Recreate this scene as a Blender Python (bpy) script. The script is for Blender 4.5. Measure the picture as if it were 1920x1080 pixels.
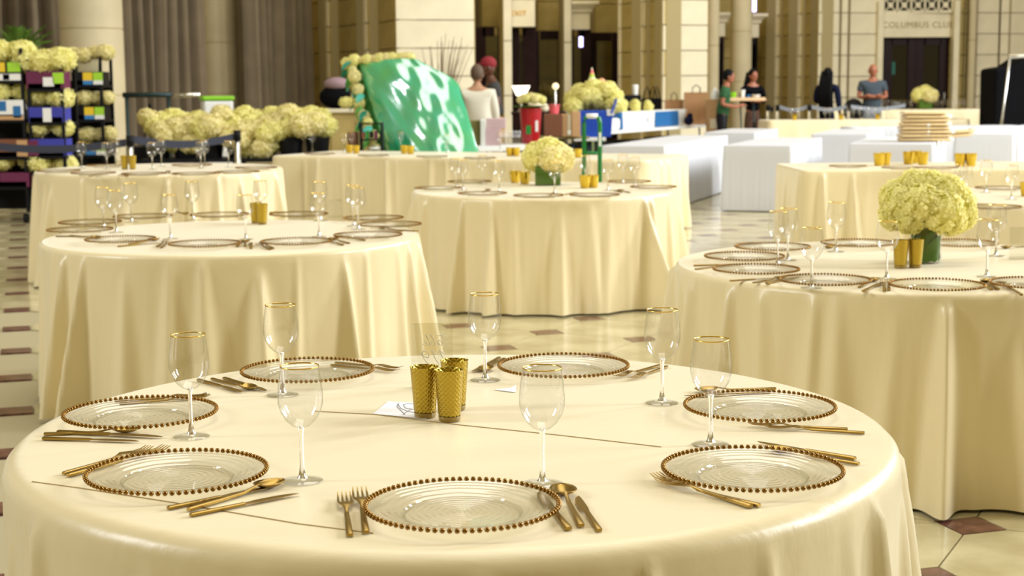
import bpy, bmesh, math, random
from mathutils import Vector, Matrix, Euler
for o in list(bpy.data.objects): bpy.data.objects.remove(o)
PI = math.pi; R_ = math.radians
SC = bpy.context.scene; COL = SC.collection
rnd = random.Random(7)

# ---------------------------------------------------------------- camera, world, lights, exposure
F = 2870.0; PITCH = R_(7.41); ROLL = R_(0.43); CZ = 1.459
cam_d = bpy.data.cameras.new('camera'); cam = bpy.data.objects.new('camera', cam_d); COL.objects.link(cam)
CM = (Matrix.Rotation(PI/2-PITCH, 4, 'X') @ Matrix.Rotation(-ROLL, 4, 'Z'))
cam.matrix_world = Matrix.Translation((0, 0, CZ)) @ CM
cam_d.sensor_width = 36; cam_d.lens = F*36/1920; cam_d.clip_end = 200; cam_d.clip_start = .05
cam_d.dof.use_dof = True; cam_d.dof.focus_distance = 3.25; cam_d.dof.aperture_fstop = 7.0
SC.camera = cam
SC.view_settings.view_transform = 'Standard'; SC.view_settings.look = 'None'
SC.view_settings.exposure = -0.13; SC.view_settings.gamma = 1; SC.view_settings.use_curve_mapping = False
w = bpy.data.worlds.new('hall_air'); SC.world = w; w.use_nodes = True
bg = w.node_tree.nodes['Background']; bg.inputs[0].default_value = (1.0, .79, .35, 1); bg.inputs[1].default_value = .33
def area(name, loc, target, sx, sy, power, col):
    l = bpy.data.lights.new(name, 'AREA'); l.shape = 'RECTANGLE'; l.size = sx; l.size_y = sy; l.energy = power; l.color = col
    o = bpy.data.objects.new(name, l); COL.objects.link(o); o.location = loc
    o.rotation_euler = (Vector(target)-Vector(loc)).to_track_quat('-Z', 'Y').to_euler(); return o
for k in range(3):
    area('window_light', (17, 5+9*k, 8), (0, 7+9*k, .5), 2.6, 6.0, 2500, (.93, .96, 1.0))
area('overhead_light', (1, 11, 14), (1, 11.01, 0), 9, 20, 1900, (1.0, .97, .92))
area('overhead_light', (2, 30, 13), (1, 37, 1.5), 14, 6, 900, (1.0, .88, .60))  # added warm light aimed at the back walls to brighten them
area('window_light', (-14, 2, 8), (0, 8, .5), 2.6, 5.0, 1300, (.92, .96, 1.0))

# ---------------------------------------------------------------- pixel helpers
def ray(px, py): return CM @ Vector(((px-960)/F, (540-py)/F, -1))
def G(px, py, z=0.0):                        # the point of height z seen at that pixel
    d = ray(px, py); t = (z-CZ)/d.z; return Vector((d.x*t, d.y*t, z))
def A(px, py, Y):                            # the point at forward distance Y
    d = ray(px, py); t = Y/d.y; return Vector((d.x*t, Y, CZ+d.z*t))
def XY(px, Y, py=200): v = A(px, py, Y); return v.x, v.y
def HZ(px, py, Y): return A(px, py, Y).z

# ---------------------------------------------------------------- materials
def mat(name, col, rough=.5, metal=0., spec=.5, bump=0., bscale=30., var=0., vscale=4., sheen=0., coat=0., emit=None, estr=0., tr=0., col2=None, stretch=None, alpha=1.):
    m = bpy.data.materials.new(name); m.use_nodes = True; nt = m.node_tree; b = nt.nodes['Principled BSDF']
    c = (*col, 1); b.inputs['Base Color'].default_value = c; b.inputs['Roughness'].default_value = rough
    b.inputs['Metallic'].default_value = metal; b.inputs['Specular IOR Level'].default_value = spec
    b.inputs['Sheen Weight'].default_value = sheen; b.inputs['Coat Weight'].default_value = coat; b.inputs['Coat Roughness'].default_value = .1
    if tr: b.inputs['Transmission Weight'].default_value = tr
    if emit: b.inputs['Emission Color'].default_value = (*emit, 1); b.inputs['Emission Strength'].default_value = estr
    if var or bump or col2:
        tc = nt.nodes.new('ShaderNodeTexCoord'); src = tc.outputs['Object']
        if stretch:
            mp = nt.nodes.new('ShaderNodeMapping'); mp.inputs['Scale'].default_value = stretch; nt.links.new(src, mp.inputs[0]); src = mp.outputs[0]
    if var or col2:
        n = nt.nodes.new('ShaderNodeTexNoise'); n.inputs['Scale'].default_value = vscale; n.inputs['Detail'].default_value = 6; nt.links.new(src, n.inputs['Vector'])
        r = nt.nodes.new('ShaderNodeValToRGB'); e = r.color_ramp.elements
        e[0].position = .3; e[1].position = .7
        e[0].color = (*[x*(1-var) for x in (col2 or col)], 1); e[1].color = (*[min(1, x*(1+var*.5)) for x in col], 1)
        nt.links.new(n.outputs['Fac'], r.inputs[0]); nt.links.new(r.outputs[0], b.inputs['Base Color'])
    if bump:
        n2 = nt.nodes.new('ShaderNodeTexNoise'); n2.inputs['Scale'].default_value = bscale; n2.inputs['Detail'].default_value = 4; nt.links.new(src, n2.inputs['Vector'])
        bp = nt.nodes.new('ShaderNodeBump'); bp.inputs['Strength'].default_value = bump; bp.inputs['Distance'].default_value = .01
        nt.links.new(n2.outputs['Fac'], bp.inputs['Height']); nt.links.new(bp.outputs[0], b.inputs['Normal'])
    return m
def thin_glass(name, tint=(1, 1, 1), edge=(.75, .78, .75), ior=1.5, rough=.0, boost=1.6, bump=0., bscale=60, rings=False):
    m = bpy.data.materials.new(name); m.use_nodes = True; nt = m.node_tree; nt.nodes.remove(nt.nodes['Principled BSDF'])
    out = nt.nodes['Material Output']; N = nt.nodes.new; L = nt.links.new
    t = N('ShaderNodeBsdfTransparent'); g = N('ShaderNodeBsdfGlossy'); g.inputs['Roughness'].default_value = rough
    lw = N('ShaderNodeLayerWeight'); lw.inputs[0].default_value = .25
    mc = N('ShaderNodeMix'); mc.data_type = 'RGBA'; mc.inputs[6].default_value = (*tint, 1); mc.inputs[7].default_value = (*edge, 1)
    pw = N('ShaderNodeMath'); pw.operation = 'POWER'; pw.inputs[1].default_value = 2.0
    L(lw.outputs['Facing'], pw.inputs[0]); L(pw.outputs[0], mc.inputs[0]); L(mc.outputs[2], t.inputs[0])
    f = N('ShaderNodeLayerWeight'); f.inputs[0].default_value = .5; p5 = N('ShaderNodeMath'); p5.operation = 'POWER'; p5.inputs[1].default_value = 3.4; L(f.outputs['Facing'], p5.inputs[0])
    mu = N('ShaderNodeMath'); mu.operation = 'MULTIPLY_ADD'; mu.inputs[1].default_value = .62; mu.inputs[2].default_value = .06*boost; mu.use_clamp = True
    L(p5.outputs[0], mu.inputs[0]); mx = N('ShaderNodeMixShader'); L(mu.outputs[0], mx.inputs[0]); L(t.outputs[0], mx.inputs[1]); L(g.outputs[0], mx.inputs[2]); L(mx.outputs[0], out.inputs[0])
    if bump:
        tc = N('ShaderNodeTexCoord')
        if rings:
            wv = N('ShaderNodeTexWave'); wv.wave_type = 'RINGS'; wv.rings_direction = 'Z'; wv.inputs['Scale'].default_value = bscale; wv.inputs['Distortion'].default_value = 1.5
        else:
            wv = N('ShaderNodeTexNoise'); wv.inputs['Scale'].default_value = bscale
        L(tc.outputs['Object'], wv.inputs['Vector']); bp = N('ShaderNodeBump'); bp.inputs['Strength'].default_value = bump; bp.inputs['Distance'].default_value = .004
        L(wv.outputs['Fac' if 'Fac' in wv.outputs else 0], bp.inputs['Height']); L(bp.outputs[0], g.inputs['Normal']); L(bp.outputs[0], f.inputs['Normal'])
    return m
M = {}
def cloth_mat(name, col, rough=.45, weave=.08, sheen=.5):
    m = mat(name, col, rough=rough, spec=.5, sheen=sheen, bump=weave, bscale=9, stretch=(1, 3.2, 1))
    m.node_tree.nodes['Principled BSDF'].inputs['Sheen Roughness'].default_value = .35
    return m
M['champagne'] = cloth_mat('champagne_satin', (.81, .70, .43), rough=.33, weave=.2)
M['linen_white'] = cloth_mat('white_linen', (.60, .61, .64), rough=.7, sheen=.1)
M['folded_linen'] = cloth_mat('folded_champagne_linen', (.70, .52, .25), rough=.6)
M['crease_line'] = mat('crease_shade', (.42, .30, .12), .8)  # brown that stands in for the shade in cloth creases
def lattice_gold(name, col):
    m = mat(name, col, rough=.24, metal=1.0); nt = m.node_tree; N = nt.nodes.new; L = nt.links.new; b = nt.nodes['Principled BSDF']
    tc = N('ShaderNodeTexCoord'); sp = N('ShaderNodeSeparateXYZ'); L(tc.outputs['Object'], sp.inputs[0])
    at = N('ShaderNodeMath'); at.operation = 'ARCTAN2'; L(sp.outputs[1], at.inputs[0]); L(sp.outputs[0], at.inputs[1])
    def op(o, a, bb):
        n = N('ShaderNodeMath'); n.operation = o
        for i, v in enumerate((a, bb)):
            if v is None: continue
            if isinstance(v, (int, float)): n.inputs[i].default_value = v
            else: L(v, n.inputs[i])
        return n.outputs[0]
    an = op('MULTIPLY', at.outputs[0], 8.0); zz = op('MULTIPLY', sp.outputs[2], 320.0)
    s1 = op('ABSOLUTE', op('SINE', op('ADD', an, zz), None), None); s2 = op('ABSOLUTE', op('SINE', op('SUBTRACT', an, zz), None), None)
    mn = op('MINIMUM', s1, s2); ln = op('LESS_THAN', mn, .28)
    rr = N('ShaderNodeMapRange'); L(ln, rr.inputs[0]); rr.inputs[3].default_value = .22; rr.inputs[4].default_value = .5; L(rr.outputs[0], b.inputs['Roughness'])
    mx = N('ShaderNodeMix'); mx.data_type = 'RGBA'; L(ln, mx.inputs[0]); mx.inputs[6].default_value = (*[c*.75 for c in col], 1); mx.inputs[7].default_value = (*[min(1, c*1.2) for c in col], 1); L(mx.outputs[2], b.inputs['Base Color'])
    bp = N('ShaderNodeBump'); bp.inputs['Strength'].default_value = .4; bp.inputs['Distance'].default_value = .002; L(mn, bp.inputs['Height']); L(bp.outputs[0], b.inputs['Normal'])
    return m
M['votive'] = lattice_gold('gold_lattice_glass', (.52, .38, .06))
M['gold'] = mat('gold_lustre', (.78, .52, .12), .25, 1.0)
M['ribgold'] = mat('ribbed_gold_glass', (.56, .40, .05), .22, 1.0)
M['bead'] = mat('antique_gold_bead', (.25, .13, .028), .2, 1.0)
M['cutlery'] = mat('matte_gold_cutlery', (.36, .235, .06), .32, 1.0)
M['amber'] = mat('amber_glass_base', (.30, .20, .03), .08, 0, .8)
M['glass'] = thin_glass('clear_glass', boost=1.5)
M['plate'] = thin_glass('pressed_glass', tint=(1, 1, .99), edge=(.95, .95, .92), boost=2.0, bump=.25, bscale=26, rings=True)
M['vase_glass'] = thin_glass('vase_glass', boost=.5)
M['acrylic'] = thin_glass('acrylic', tint=(.95, .95, .92), boost=1.3)
M['pane'] = thin_glass('door_pane', tint=(.55, .55, .42), boost=1.2)
M['solidglass'] = mat('solid_glass', (1, 1, 1), .0, 0, .5, tr=1.0)
M['script'] = mat('white_script', (.92, .92, .88), .6)
M['card'] = mat('white_card', (.82, .82, .84), .7)
M['ink'] = mat('black_ink', (.03, .03, .05), .5)
M['stone'] = mat('limestone', (.46, .35, .12), .75, var=.18, vscale=2.5, bump=.08, bscale=25)  # darker copy; on the stepped piers it carries the shade of turned-away faces
M['stone_pale_lit'] = mat('pale_lit_limestone', (.78, .71, .52), .7, var=.10, vscale=2.0, bump=.06, bscale=25)  # paler copy; on the stepped piers it carries the light on lit faces
M['column_stone'] = mat('column_limestone', (.58, .50, .32), .7, var=.12, vscale=1.5, bump=.06, bscale=20)
M['joint'] = mat('mortar_joint', (.40, .33, .17), .9)
M['marble'] = mat('cream_marble', (.56, .50, .30), .16, spec=.55, var=.20, vscale=3.0, col2=(.44, .37, .18))
M['redmarble'] = mat('red_marble', (.17, .07, .05), .18, spec=.6, var=.5, vscale=14, col2=(.10, .03, .03))
M['grout'] = mat('floor_grout', (.36, .31, .18), .8)
M['curtain'] = mat('taupe_curtain', (.165, .128, .082), .9, sheen=.15, spec=.1, var=.15, vscale=2)
M['petal'] = mat('hydrangea_petal', (.95, .91, .48), .6, var=.08, vscale=30, col2=(.90, .86, .30))
M['petal_pale'] = mat('pale_hydrangea_petal', (.93, .86, .52), .6, var=.10, vscale=30, col2=(.86, .78, .34))
for k in ('petal', 'petal_pale'):            # thin petals let light through
    nt = M[k].node_tree; b = nt.nodes['Principled BSDF']; t = nt.nodes.new('ShaderNodeBsdfTranslucent'); x = nt.nodes.new('ShaderNodeMixShader'); x.inputs[0].default_value = .4
    c = b.inputs['Base Color'].links[0].from_socket; nt.links.new(c, t.inputs[0]); nt.links.new(b.outputs[0], x.inputs[1]); nt.links.new(t.outputs[0], x.inputs[2]); nt.links.new(x.outputs[0], nt.nodes['Material Output'].inputs[0])
M['petal_core'] = mat('hydrangea_heart', (.76, .72, .22), .8)
M['leaf'] = mat('dark_green_leaf', (.05, .13, .012), .6, spec=.1, var=.4, vscale=12, col2=(.15, .24, .03))
M['stem'] = mat('flower_stem', (.16, .20, .06), .6)
M['black'] = mat('black_plastic', (.006, .006, .007), .5, spec=.15)
M['blackcloth'] = mat('black_cloth', (.005, .005, .006), .9, spec=.05)
M['darkmetal'] = mat('dark_green_metal', (.02, .04, .04), .4, .5)
M['chrome'] = mat('brushed_steel', (.75, .74, .70), .25, 1.0)
M['belt'] = mat('navy_belt', (.03, .035, .06), .7)
M['greybelt'] = mat('grey_belt', (.25, .27, .30), .7)
M['green'] = mat('green_enamel', (.01, .20, .035), .3)
M['wood_dark'] = mat('mahogany', (.016, .005, .004), .45, spec=.12, var=.3, vscale=6)
M['void'] = mat('unlit_room', (.004, .0035, .002), .9, spec=.0)  # near-black colour stands in for the darkness of unlit rooms
M['kraft'] = mat('kraft_paper', (.36, .19, .08), .8)
M['card_box'] = mat('cardboard', (.50, .30, .14), .85)
M['brownbox'] = mat('brown_box', (.17, .06, .025), .7)
M['peach'] = mat('peach_card', (.75, .38, .18), .8)
M['pinkbox'] = mat('pink_box', (.60, .42, .46), .7)
M['coral'] = mat('coral_plastic', (.80, .12, .14), .5)
M['crate_olive'] = mat('olive_crate', (.20, .17, .05), .7)
M['white'] = mat('white_plastic', (.80, .80, .78), .45)
M['lime'] = mat('lime_plastic', (.22, .55, .01), .4)
M['blue'] = mat('blue_plastic', (.01, .06, .42), .35)
M['midblue'] = mat('mid_blue_plastic', (.01, .13, .36), .4)
M['red'] = mat('red_plastic', (.38, .004, .010), .3)
M['violet'] = mat('blue_violet_print', (.03, .035, .34), .6)
M['magenta'] = mat('plum_print', (.12, .006, .05), .6)
M['yellow'] = mat('yellow_print', (.80, .55, .02), .6)
M['limeprint'] = mat('lime_print', (.35, .65, .03), .6)
M['skyblue'] = mat('blue_print', (.03, .20, .50), .6)
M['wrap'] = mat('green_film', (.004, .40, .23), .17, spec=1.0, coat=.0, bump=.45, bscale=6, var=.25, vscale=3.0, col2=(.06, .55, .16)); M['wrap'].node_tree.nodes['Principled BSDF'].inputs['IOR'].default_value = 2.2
M['wrap_dark'] = mat('dark_green_foam', (.01, .14, .02), .6)
M['twig'] = mat('brown_twig', (.16, .085, .03), .8)
M['wood_top'] = mat('pale_wood_top', (.62, .42, .22), .5)
M['skin'] = mat('skin', (.42, .22, .12), .5); M['skin_dark'] = mat('dark_skin', (.10, .035, .015), .5); M['skin_red'] = mat('warm_skin', (.35, .12, .06), .5)
M['greyhair'] = mat('grey_brown_hair', (.10, .06, .035), .7); M['blackhair'] = mat('black_hair', (.004, .004, .005), .6, spec=.1); M['redcap'] = mat('red_cap', (.22, .008, .015), .8)
M['cream_shirt'] = mat('cream_tunic', (.66, .62, .50), .85); M['grey_shirt'] = mat('charcoal_shirt', (.035, .032, .030), .9); M['khaki'] = mat('khaki_cloth', (.48, .30, .11), .85)
M['green_shirt'] = mat('green_shirt', (.02, .09, .03), .9); M['navy'] = mat('navy_cloth', (.008, .010, .03), .9, spec=.1); M['brown_cloth'] = mat('brown_trousers', (.10, .05, .03), .9)
M['slate_shirt'] = mat('slate_shirt', (.05, .07, .09), .9); M['pale_jeans'] = mat('pale_jeans', (.30, .33, .38), .9); M['blouse'] = mat('grey_blouse', (.30, .26, .22), .9)
M['lampglow'] = mat('lit_shade', (1, .95, .8), .5, emit=(1, .93, .78), estr=3.0)
M['bulb'] = mat('lit_globe', (1, .9, .6), .5, emit=(1, .78, .42), estr=1.2)
M['neon'] = mat('violet_tube', (.8, .8, 1), .5, emit=(.55, .5, 1), estr=5.0)
M['screen'] = mat('teal_screen', (.1, .4, .5), .5, emit=(.05, .45, .60), estr=.8)
M['orange_letter'] = mat('amber_letter', (.75, .42, .03), .5)
M['engraved'] = mat('engraved_letter', (.34, .27, .11), .9)

# ---------------------------------------------------------------- mesh building
class MB:
    def __init__(s): s.v = []; s.f = []
    def add(s, vs, fs):
        k = len(s.v); s.v += [tuple(x) for x in vs]; s.f += [tuple(i+k for i in f) for f in fs]; return s
    def box(s, c, d, rz=0., rx=0., ry=0., taper=1.):
        m = Euler((rx, ry, rz)).to_matrix(); x, y, z = d[0]/2, d[1]/2, d[2]/2; c = Vector(c)
        vs = [c+m@Vector((a*x*(taper if e < 0 else 1), b*y*(taper if e < 0 else 1), e*z)) for e in (-1, 1) for a, b in ((-1, -1), (1, -1), (1, 1), (-1, 1))]
        return s.add(vs, [(3, 2, 1, 0), (4, 5, 6, 7), (0, 1, 5, 4), (1, 2, 6, 5), (2, 3, 7, 6), (3, 0, 4, 7)])
    def hexa(s, b, t):                        # bottom quad and top quad, counter-clockwise
        return s.add(list(b)+list(t), [(3, 2, 1, 0), (4, 5, 6, 7), (0, 1, 5, 4), (1, 2, 6, 5), (2, 3, 7, 6), (3, 0, 4, 7)])
    def lathe(s, prof, n=24, c=(0, 0, 0), rib=0, ribn=0):
        vs = []; fs = []
        for r, z in prof:
            for i in range(n):
                a = 2*PI*i/n; q = r*(1+rib*math.cos(ribn*a)); vs.append((c[0]+q*math.cos(a), c[1]+q*math.sin(a), c[2]+z))
        for j in range(len(prof)-1):
            for i in range(n): fs.append((j*n+i, j*n+(i+1) % n, (j+1)*n+(i+1) % n, (j+1)*n+i))
        if prof[0][0] > 1e-4 and prof[0][0] < 1e3: pass
        return s.add(vs, fs)
    def disc(s, r, z, n=24, c=(0, 0, 0), up=True):
        vs = [(c[0]+r*math.cos(2*PI*i/n), c[1]+r*math.sin(2*PI*i/n), c[2]+z) for i in range(n)]
        return s.add(vs, [tuple(range(n)) if up else tuple(reversed(range(n)))])
    def tube(s, pts, r, n=8, close=False):
        pts = [Vector(p) for p in pts]; N = len(pts); rs = r if isinstance(r, (list, tuple)) else [r]*N; vs = []; fs = []
        for i, p in enumerate(pts):
            a = pts[(i-1) % N] if (i > 0 or close) else p; b = pts[(i+1) % N] if (i < N-1 or close) else p
            d = (b-a).normalized(); up = Vector((0, 0, 1)) if abs(d.z) < .95 else Vector((1, 0, 0)); x = d.cross(up).normalized(); y = d.cross(x)
            for k in range(n): vs.append(p+x*(rs[i]*math.cos(2*PI*k/n))+y*(rs[i]*math.sin(2*PI*k/n)))
        for i in range(N if close else N-1):
            for k in range(n): fs.append((i*n+k, i*n+(k+1) % n, ((i+1) % N)*n+(k+1) % n, ((i+1) % N)*n+k))
        if not close: fs += [tuple(reversed(range(n))), tuple((N-1)*n+k for k in range(n))]
        return s.add(vs, fs)
    def ball(s, c, r, nu=10, nv=7, sq=(1, 1, 1)):
        vs = [(c[0], c[1], c[2]+r*sq[2])]; fs = []
        for j in range(1, nv):
            for i in range(nu):
                t = PI*j/nv; a = 2*PI*i/nu; vs.append((c[0]+r*sq[0]*math.sin(t)*math.cos(a), c[1]+r*sq[1]*math.sin(t)*math.sin(a), c[2]+r*sq[2]*math.cos(t)))
        vs.append((c[0], c[1], c[2]-r*sq[2])); b = len(vs)-1
        for i in range(nu):
            fs.append((0, 1+i, 1+(i+1) % nu)); fs.append((b, 1+(nv-2)*nu+(i+1) % nu, 1+(nv-2)*nu+i))
            for j in range(nv-2): fs.append((1+j*nu+i, 1+(j+1)*nu+i, 1+(j+1)*nu+(i+1) % nu, 1+j*nu+(i+1) % nu))
        return s.add(vs, fs)
    def loft(s, secs, n=8):                   # sections (x, y, z, width, thickness) along x
        vs = []; fs = []
        for x, y, z, wd, th in secs:
            for k in range(n):
                a = 2*PI*(k+.5)/n; cx, sx = math.cos(a), math.sin(a)
                vs.append((x, y+wd/2*math.copysign(abs(cx)**.6, cx), z+th/2*math.copysign(abs(sx)**.6, sx)))
        for i in range(len(secs)-1):
            for k in range(n): fs.append((i*n+k, i*n+(k+1) % n, (i+1)*n+(k+1) % n, (i+1)*n+k))
        fs += [tuple(reversed(range(n))), tuple((len(secs)-1)*n+k for k in range(n))]
        return s.add(vs, fs)
    def mesh(s, name, smooth=False):
        me = bpy.data.meshes.new(name); me.from_pydata(s.v, [], s.f); me.update()
        if smooth: me.polygons.foreach_set('use_smooth', [True]*len(me.polygons))
        return me
    def build(s, name, m, parent=None, smooth=False, bevel=0., loc=None, angle=None):
        o = link(name, s.mesh(name, smooth), m, parent)
        if loc is not None: o.location = loc
        if bevel:
            b = o.modifiers.new('bevel', 'BEVEL'); b.width = bevel; b.segments = 2; b.limit_method = 'ANGLE'
        if smooth and angle: autosmooth(o, angle)
        return o
def autosmooth(o, deg):
    me = o.data; bm = bmesh.new(); bm.from_mesh(me)
    for e in bm.edges:
        if len(e.link_faces) == 2 and e.calc_face_angle(0) > R_(deg): e.smooth = False
    bm.to_mesh(me); bm.free()
def link(name, me, m, parent=None):
    o = bpy.data.objects.new(name, me); COL.objects.link(o)
    if m is not None and not me.materials: me.materials.append(M[m] if isinstance(m, str) else m)
    if parent is not None: o.parent = parent
    return o
def tag(o, label=None, cat=None, group=None, kind=None):
    if label: o['label'] = label
    if cat: o['category'] = cat
    if group: o['group'] = group
    if kind: o['kind'] = kind
    return o
def thing(name, label, cat, loc=(0, 0, 0), rz=0., group=None):
    o = bpy.data.objects.new(name, None); COL.objects.link(o); o.location = loc; o.rotation_euler = (0, 0, rz); o.empty_display_size = .05
    return tag(o, label, cat, group)
KIDS = {}
def copy_tree(o, parent=None):
    c = o.copy(); COL.objects.link(c)
    if parent is not None: c.parent = parent; c.matrix_parent_inverse = o.matrix_parent_inverse
    for ch in KIDS.get(o.name) or o.children: copy_tree(ch, c)
    return c
USED = set()
def place(proto, loc, rz, label, group=None, scale=None):
    if proto.name in USED: o = copy_tree(proto)
    else: o = proto; USED.add(proto.name); KIDS[proto.name] = list(o.children); [KIDS.__setitem__(c.name, list(c.children)) for c in o.children]
    o.location = loc; o.rotation_euler = (0, 0, rz); tag(o, label, None, group)
    if scale: o.scale = (scale,)*3 if isinstance(scale, (int, float)) else scale
    return o
def boxthing(name, label, cat, c, d, m, rz=0., group=None, bevel=.008):
    o = MB().box((0, 0, d[2]/2), d).build(name, m, bevel=bevel); o.location = c; o.rotation_euler = (0, 0, rz); return tag(o, label, cat, group)

# ================================================================ SETTING
# ---- floor: cream marble octagons with red marble squares
fl = MB().box((2, 24, -.06), (60, 64, .1)).build('floor', 'grout'); tag(fl, None, None, None, 'structure')
LU = Vector((.548, -.284, 0)); LV = Vector((.284, .548, 0)); O0 = Vector((.207, 9.133, 0))
hd = .118                                    # half diagonal of a red square
def lat(a, b): return O0+LU*a+LV*b
def inview(p, pad=.35):
    d = CM.inverted() @ (p-Vector((0, 0, CZ)))
    if d.z > -.5: return False
    return abs(d.x/-d.z) < (960/F)+pad/-d.z and -(540/F)-pad/-d.z*.4 < d.y/-d.z < .2
u1, v1 = LU.normalized(), LV.normalized()
sq_me = MB(); oc_me = MB(); g_ = .003
dg = hd-g_*1.4
pts = [u1*dg, v1*dg, -u1*dg, -v1*dg]
def prism(mb, pts, z0, z1):
    n = len(pts); vs = [(p.x, p.y, z0) for p in pts]+[(p.x, p.y, z1) for p in pts]
    mb.add(vs, [tuple(range(n, 2*n))]+[(i, (i+1) % n, n+(i+1) % n, n+i) for i in range(n)])
prism(sq_me, pts, -.0105, .0)
hu, hv = LU/2, LV/2
op = []
for su, sv, fst in ((1, 1, 0), (-1, 1, 1), (-1, -1, 0), (1, -1, 1)):
    c = hu*su+hv*sv; a = c-u1*su*(hd+g_); b = c-v1*sv*(hd+g_)
    a -= v1*sv*g_; b -= u1*su*g_
    op += ([b, a] if fst == 0 else [a, b])
prism(oc_me, op, -.0105, .0)
SQ = sq_me.mesh('floor_tile_square'); OC = oc_me.mesh('floor_tile_octagon'); SQ.materials.append(M['redmarble']); OC.materials.append(M['marble'])
TABS = [(-.119, 3.14, .915), (-1.36, 7.45, .92), (-2.79, 12.2, .97), (.225, 10.7, .925), (1.58, 6.05, .935)]
cells = []
for a in range(-40, 60):
    for b in range(-40, 60):
        p = lat(a, b)
        if 2.0 < p.y < 27 and inview(p): cells.append((p.y, a, b, p))
cells.sort(key=lambda c: c[0])
cover = lambda p: any((p.x-x)**2+(p.y-y)**2 < (r-.33)**2 for x, y, r in TABS)
restq = MB(); resto = MB(); nq = no = 0
for _, a, b, p in cells:
    q = p+hu+hv
    if nq < 290 and not cover(p): o = link('marble_tile', SQ, None, fl); o.location = p; nq += 1
    else: restq.add([Vector(v)+p for v in sq_me.v], sq_me.f)
    if no < 290 and not cover(q): o = link('marble_tile', OC, None, fl); o.location = q; no += 1
    else: resto.add([Vector(v)+q for v in oc_me.v], oc_me.f)
tag(restq.build('red_marble_tiles', 'redmarble', fl), None, None, None, 'stuff'); tag(resto.build('cream_marble_tiles', 'marble', fl), None, None, None, 'stuff')

# ---- stone walls, built course by course
def coursed(name, p0, p1, z0=0., z1=5.2, m='stone', ch=.60, bw=1.5, th=.16, backm='joint'):
    p0 = Vector((p0[0], p0[1], 0)); p1 = Vector((p1[0], p1[1], 0)); L = (p1-p0).length; d = (p1-p0).normalized(); n = Vector((-d.y, d.x, 0))   # n points away from the viewer
    ang = math.atan2(d.y, d.x); mid = (p0+p1)/2
    wl = MB().box((0, th/2+.19, (z0+z1)/2), (L, .36, z1-z0)).build(name, backm); wl.location = mid; wl.rotation_euler = (0, 0, ang); tag(wl, None, None, None, 'structure')
    nc = max(1, round((z1-z0)/ch)); hgt = (z1-z0)/nc; nb = max(1, round(L/bw)); me_c = {}
    for c in range(nc):
        off = .5 if (c % 2 and nb > 1) else 0.
        xs = [0]+[L*(k+off)/nb for k in range(0 if off else 1, nb if off else nb)]+[L]
        xs = sorted(set(round(x, 4) for x in xs))
        for k in range(len(xs)-1):
            wd = xs[k+1]-xs[k]-.014
            if wd < .02: continue
            key = round(wd, 3)
            if key not in me_c:
                me = MB().box((0, 0, 0), (wd, th, hgt-.022)).mesh('stone_block'); me.materials.append(M[m]); me_c[key] = me
            o = link('stone_block', me_c[key], None, wl); o.location = ((xs[k]+xs[k+1])/2-L/2, th/2+rnd.uniform(-.004, .004), z0+(c+.5)*hgt)
    return wl
wn = [0]
def wall_px(px0, Y0, px1, Y1, m='stone', z0=0., z1=5.2, **k):
    return coursed('wall_back', XY(px0, Y0), XY(px1, Y1), z0, z1, m, **k)
# curtained bay behind the columns, then stepped piers, doorway recess, stepped piers, right wall
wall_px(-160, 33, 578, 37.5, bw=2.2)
for a, ya, b, yb, m in ((575, 37, 617, 35.2, 'stone'), (617, 35.2, 637, 35.35, 'stone_pale_lit'), (637, 35.35, 688, 33.4, 'stone'), (688, 33.4, 711, 33.55, 'stone_pale_lit'),
                       (711, 33.55, 745, 32.0, 'stone'), (745, 32.0, 891, 32.4, 'stone_pale_lit')):  # lit and shaded pier faces get separate stone colours
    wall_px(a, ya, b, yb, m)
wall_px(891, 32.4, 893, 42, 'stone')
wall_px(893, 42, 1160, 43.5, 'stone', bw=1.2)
for a, ya, b, yb, m in ((1158, 37.6, 1165, 37.5, 'stone_pale_lit'), (1165, 37.5, 1205, 36.4, 'stone'), (1205, 36.4, 1217, 36.5, 'stone_pale_lit'), (1217, 36.5, 1242, 35.6, 'stone'),
                       (1242, 35.6, 1326, 36.0, 'stone_pale_lit')):
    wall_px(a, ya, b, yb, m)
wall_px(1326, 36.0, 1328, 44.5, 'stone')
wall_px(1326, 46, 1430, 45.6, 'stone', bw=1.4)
for a, ya, b, yb, m in ((1425, 45, 1456, 44.0, 'stone'), (1456, 44.0, 1464, 44.1, 'stone_pale_lit'), (1464, 44.1, 1497, 43.2, 'stone'), (1497, 43.2, 1506, 43.3, 'stone_pale_lit'), (1506, 43.3, 1532, 42.5, 'stone')):
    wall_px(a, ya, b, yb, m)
wall_px(1532, 42.5, 1571, 42.7, 'stone_pale_lit'); wall_px(1575, 42.7, 1587, 42.75, 'stone_pale_lit'); wall_px(1591, 42.75, 1650, 43.0, 'stone_pale_lit', bw=1.1)
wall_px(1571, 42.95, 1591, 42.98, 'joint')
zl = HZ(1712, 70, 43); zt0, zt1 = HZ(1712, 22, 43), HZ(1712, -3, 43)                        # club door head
wall_px(1650, 43.0, 1778, 43.2, 'stone_pale_lit', z0=zt1+.06, ch=.6, bw=2.1)
wall_px(1778, 43.2, 1802, 43.3, 'stone'); wall_px(1828, 43.2, 1868, 43.4, 'stone_pale_lit'); wall_px(1871, 43.5, 1887, 43.5, 'stone_pale_lit'); wall_px(1890, 43.5, 2010, 43.9, 'stone_pale_lit')
wall_px(1801, 43.7, 1892, 43.85, 'stone')
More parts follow.
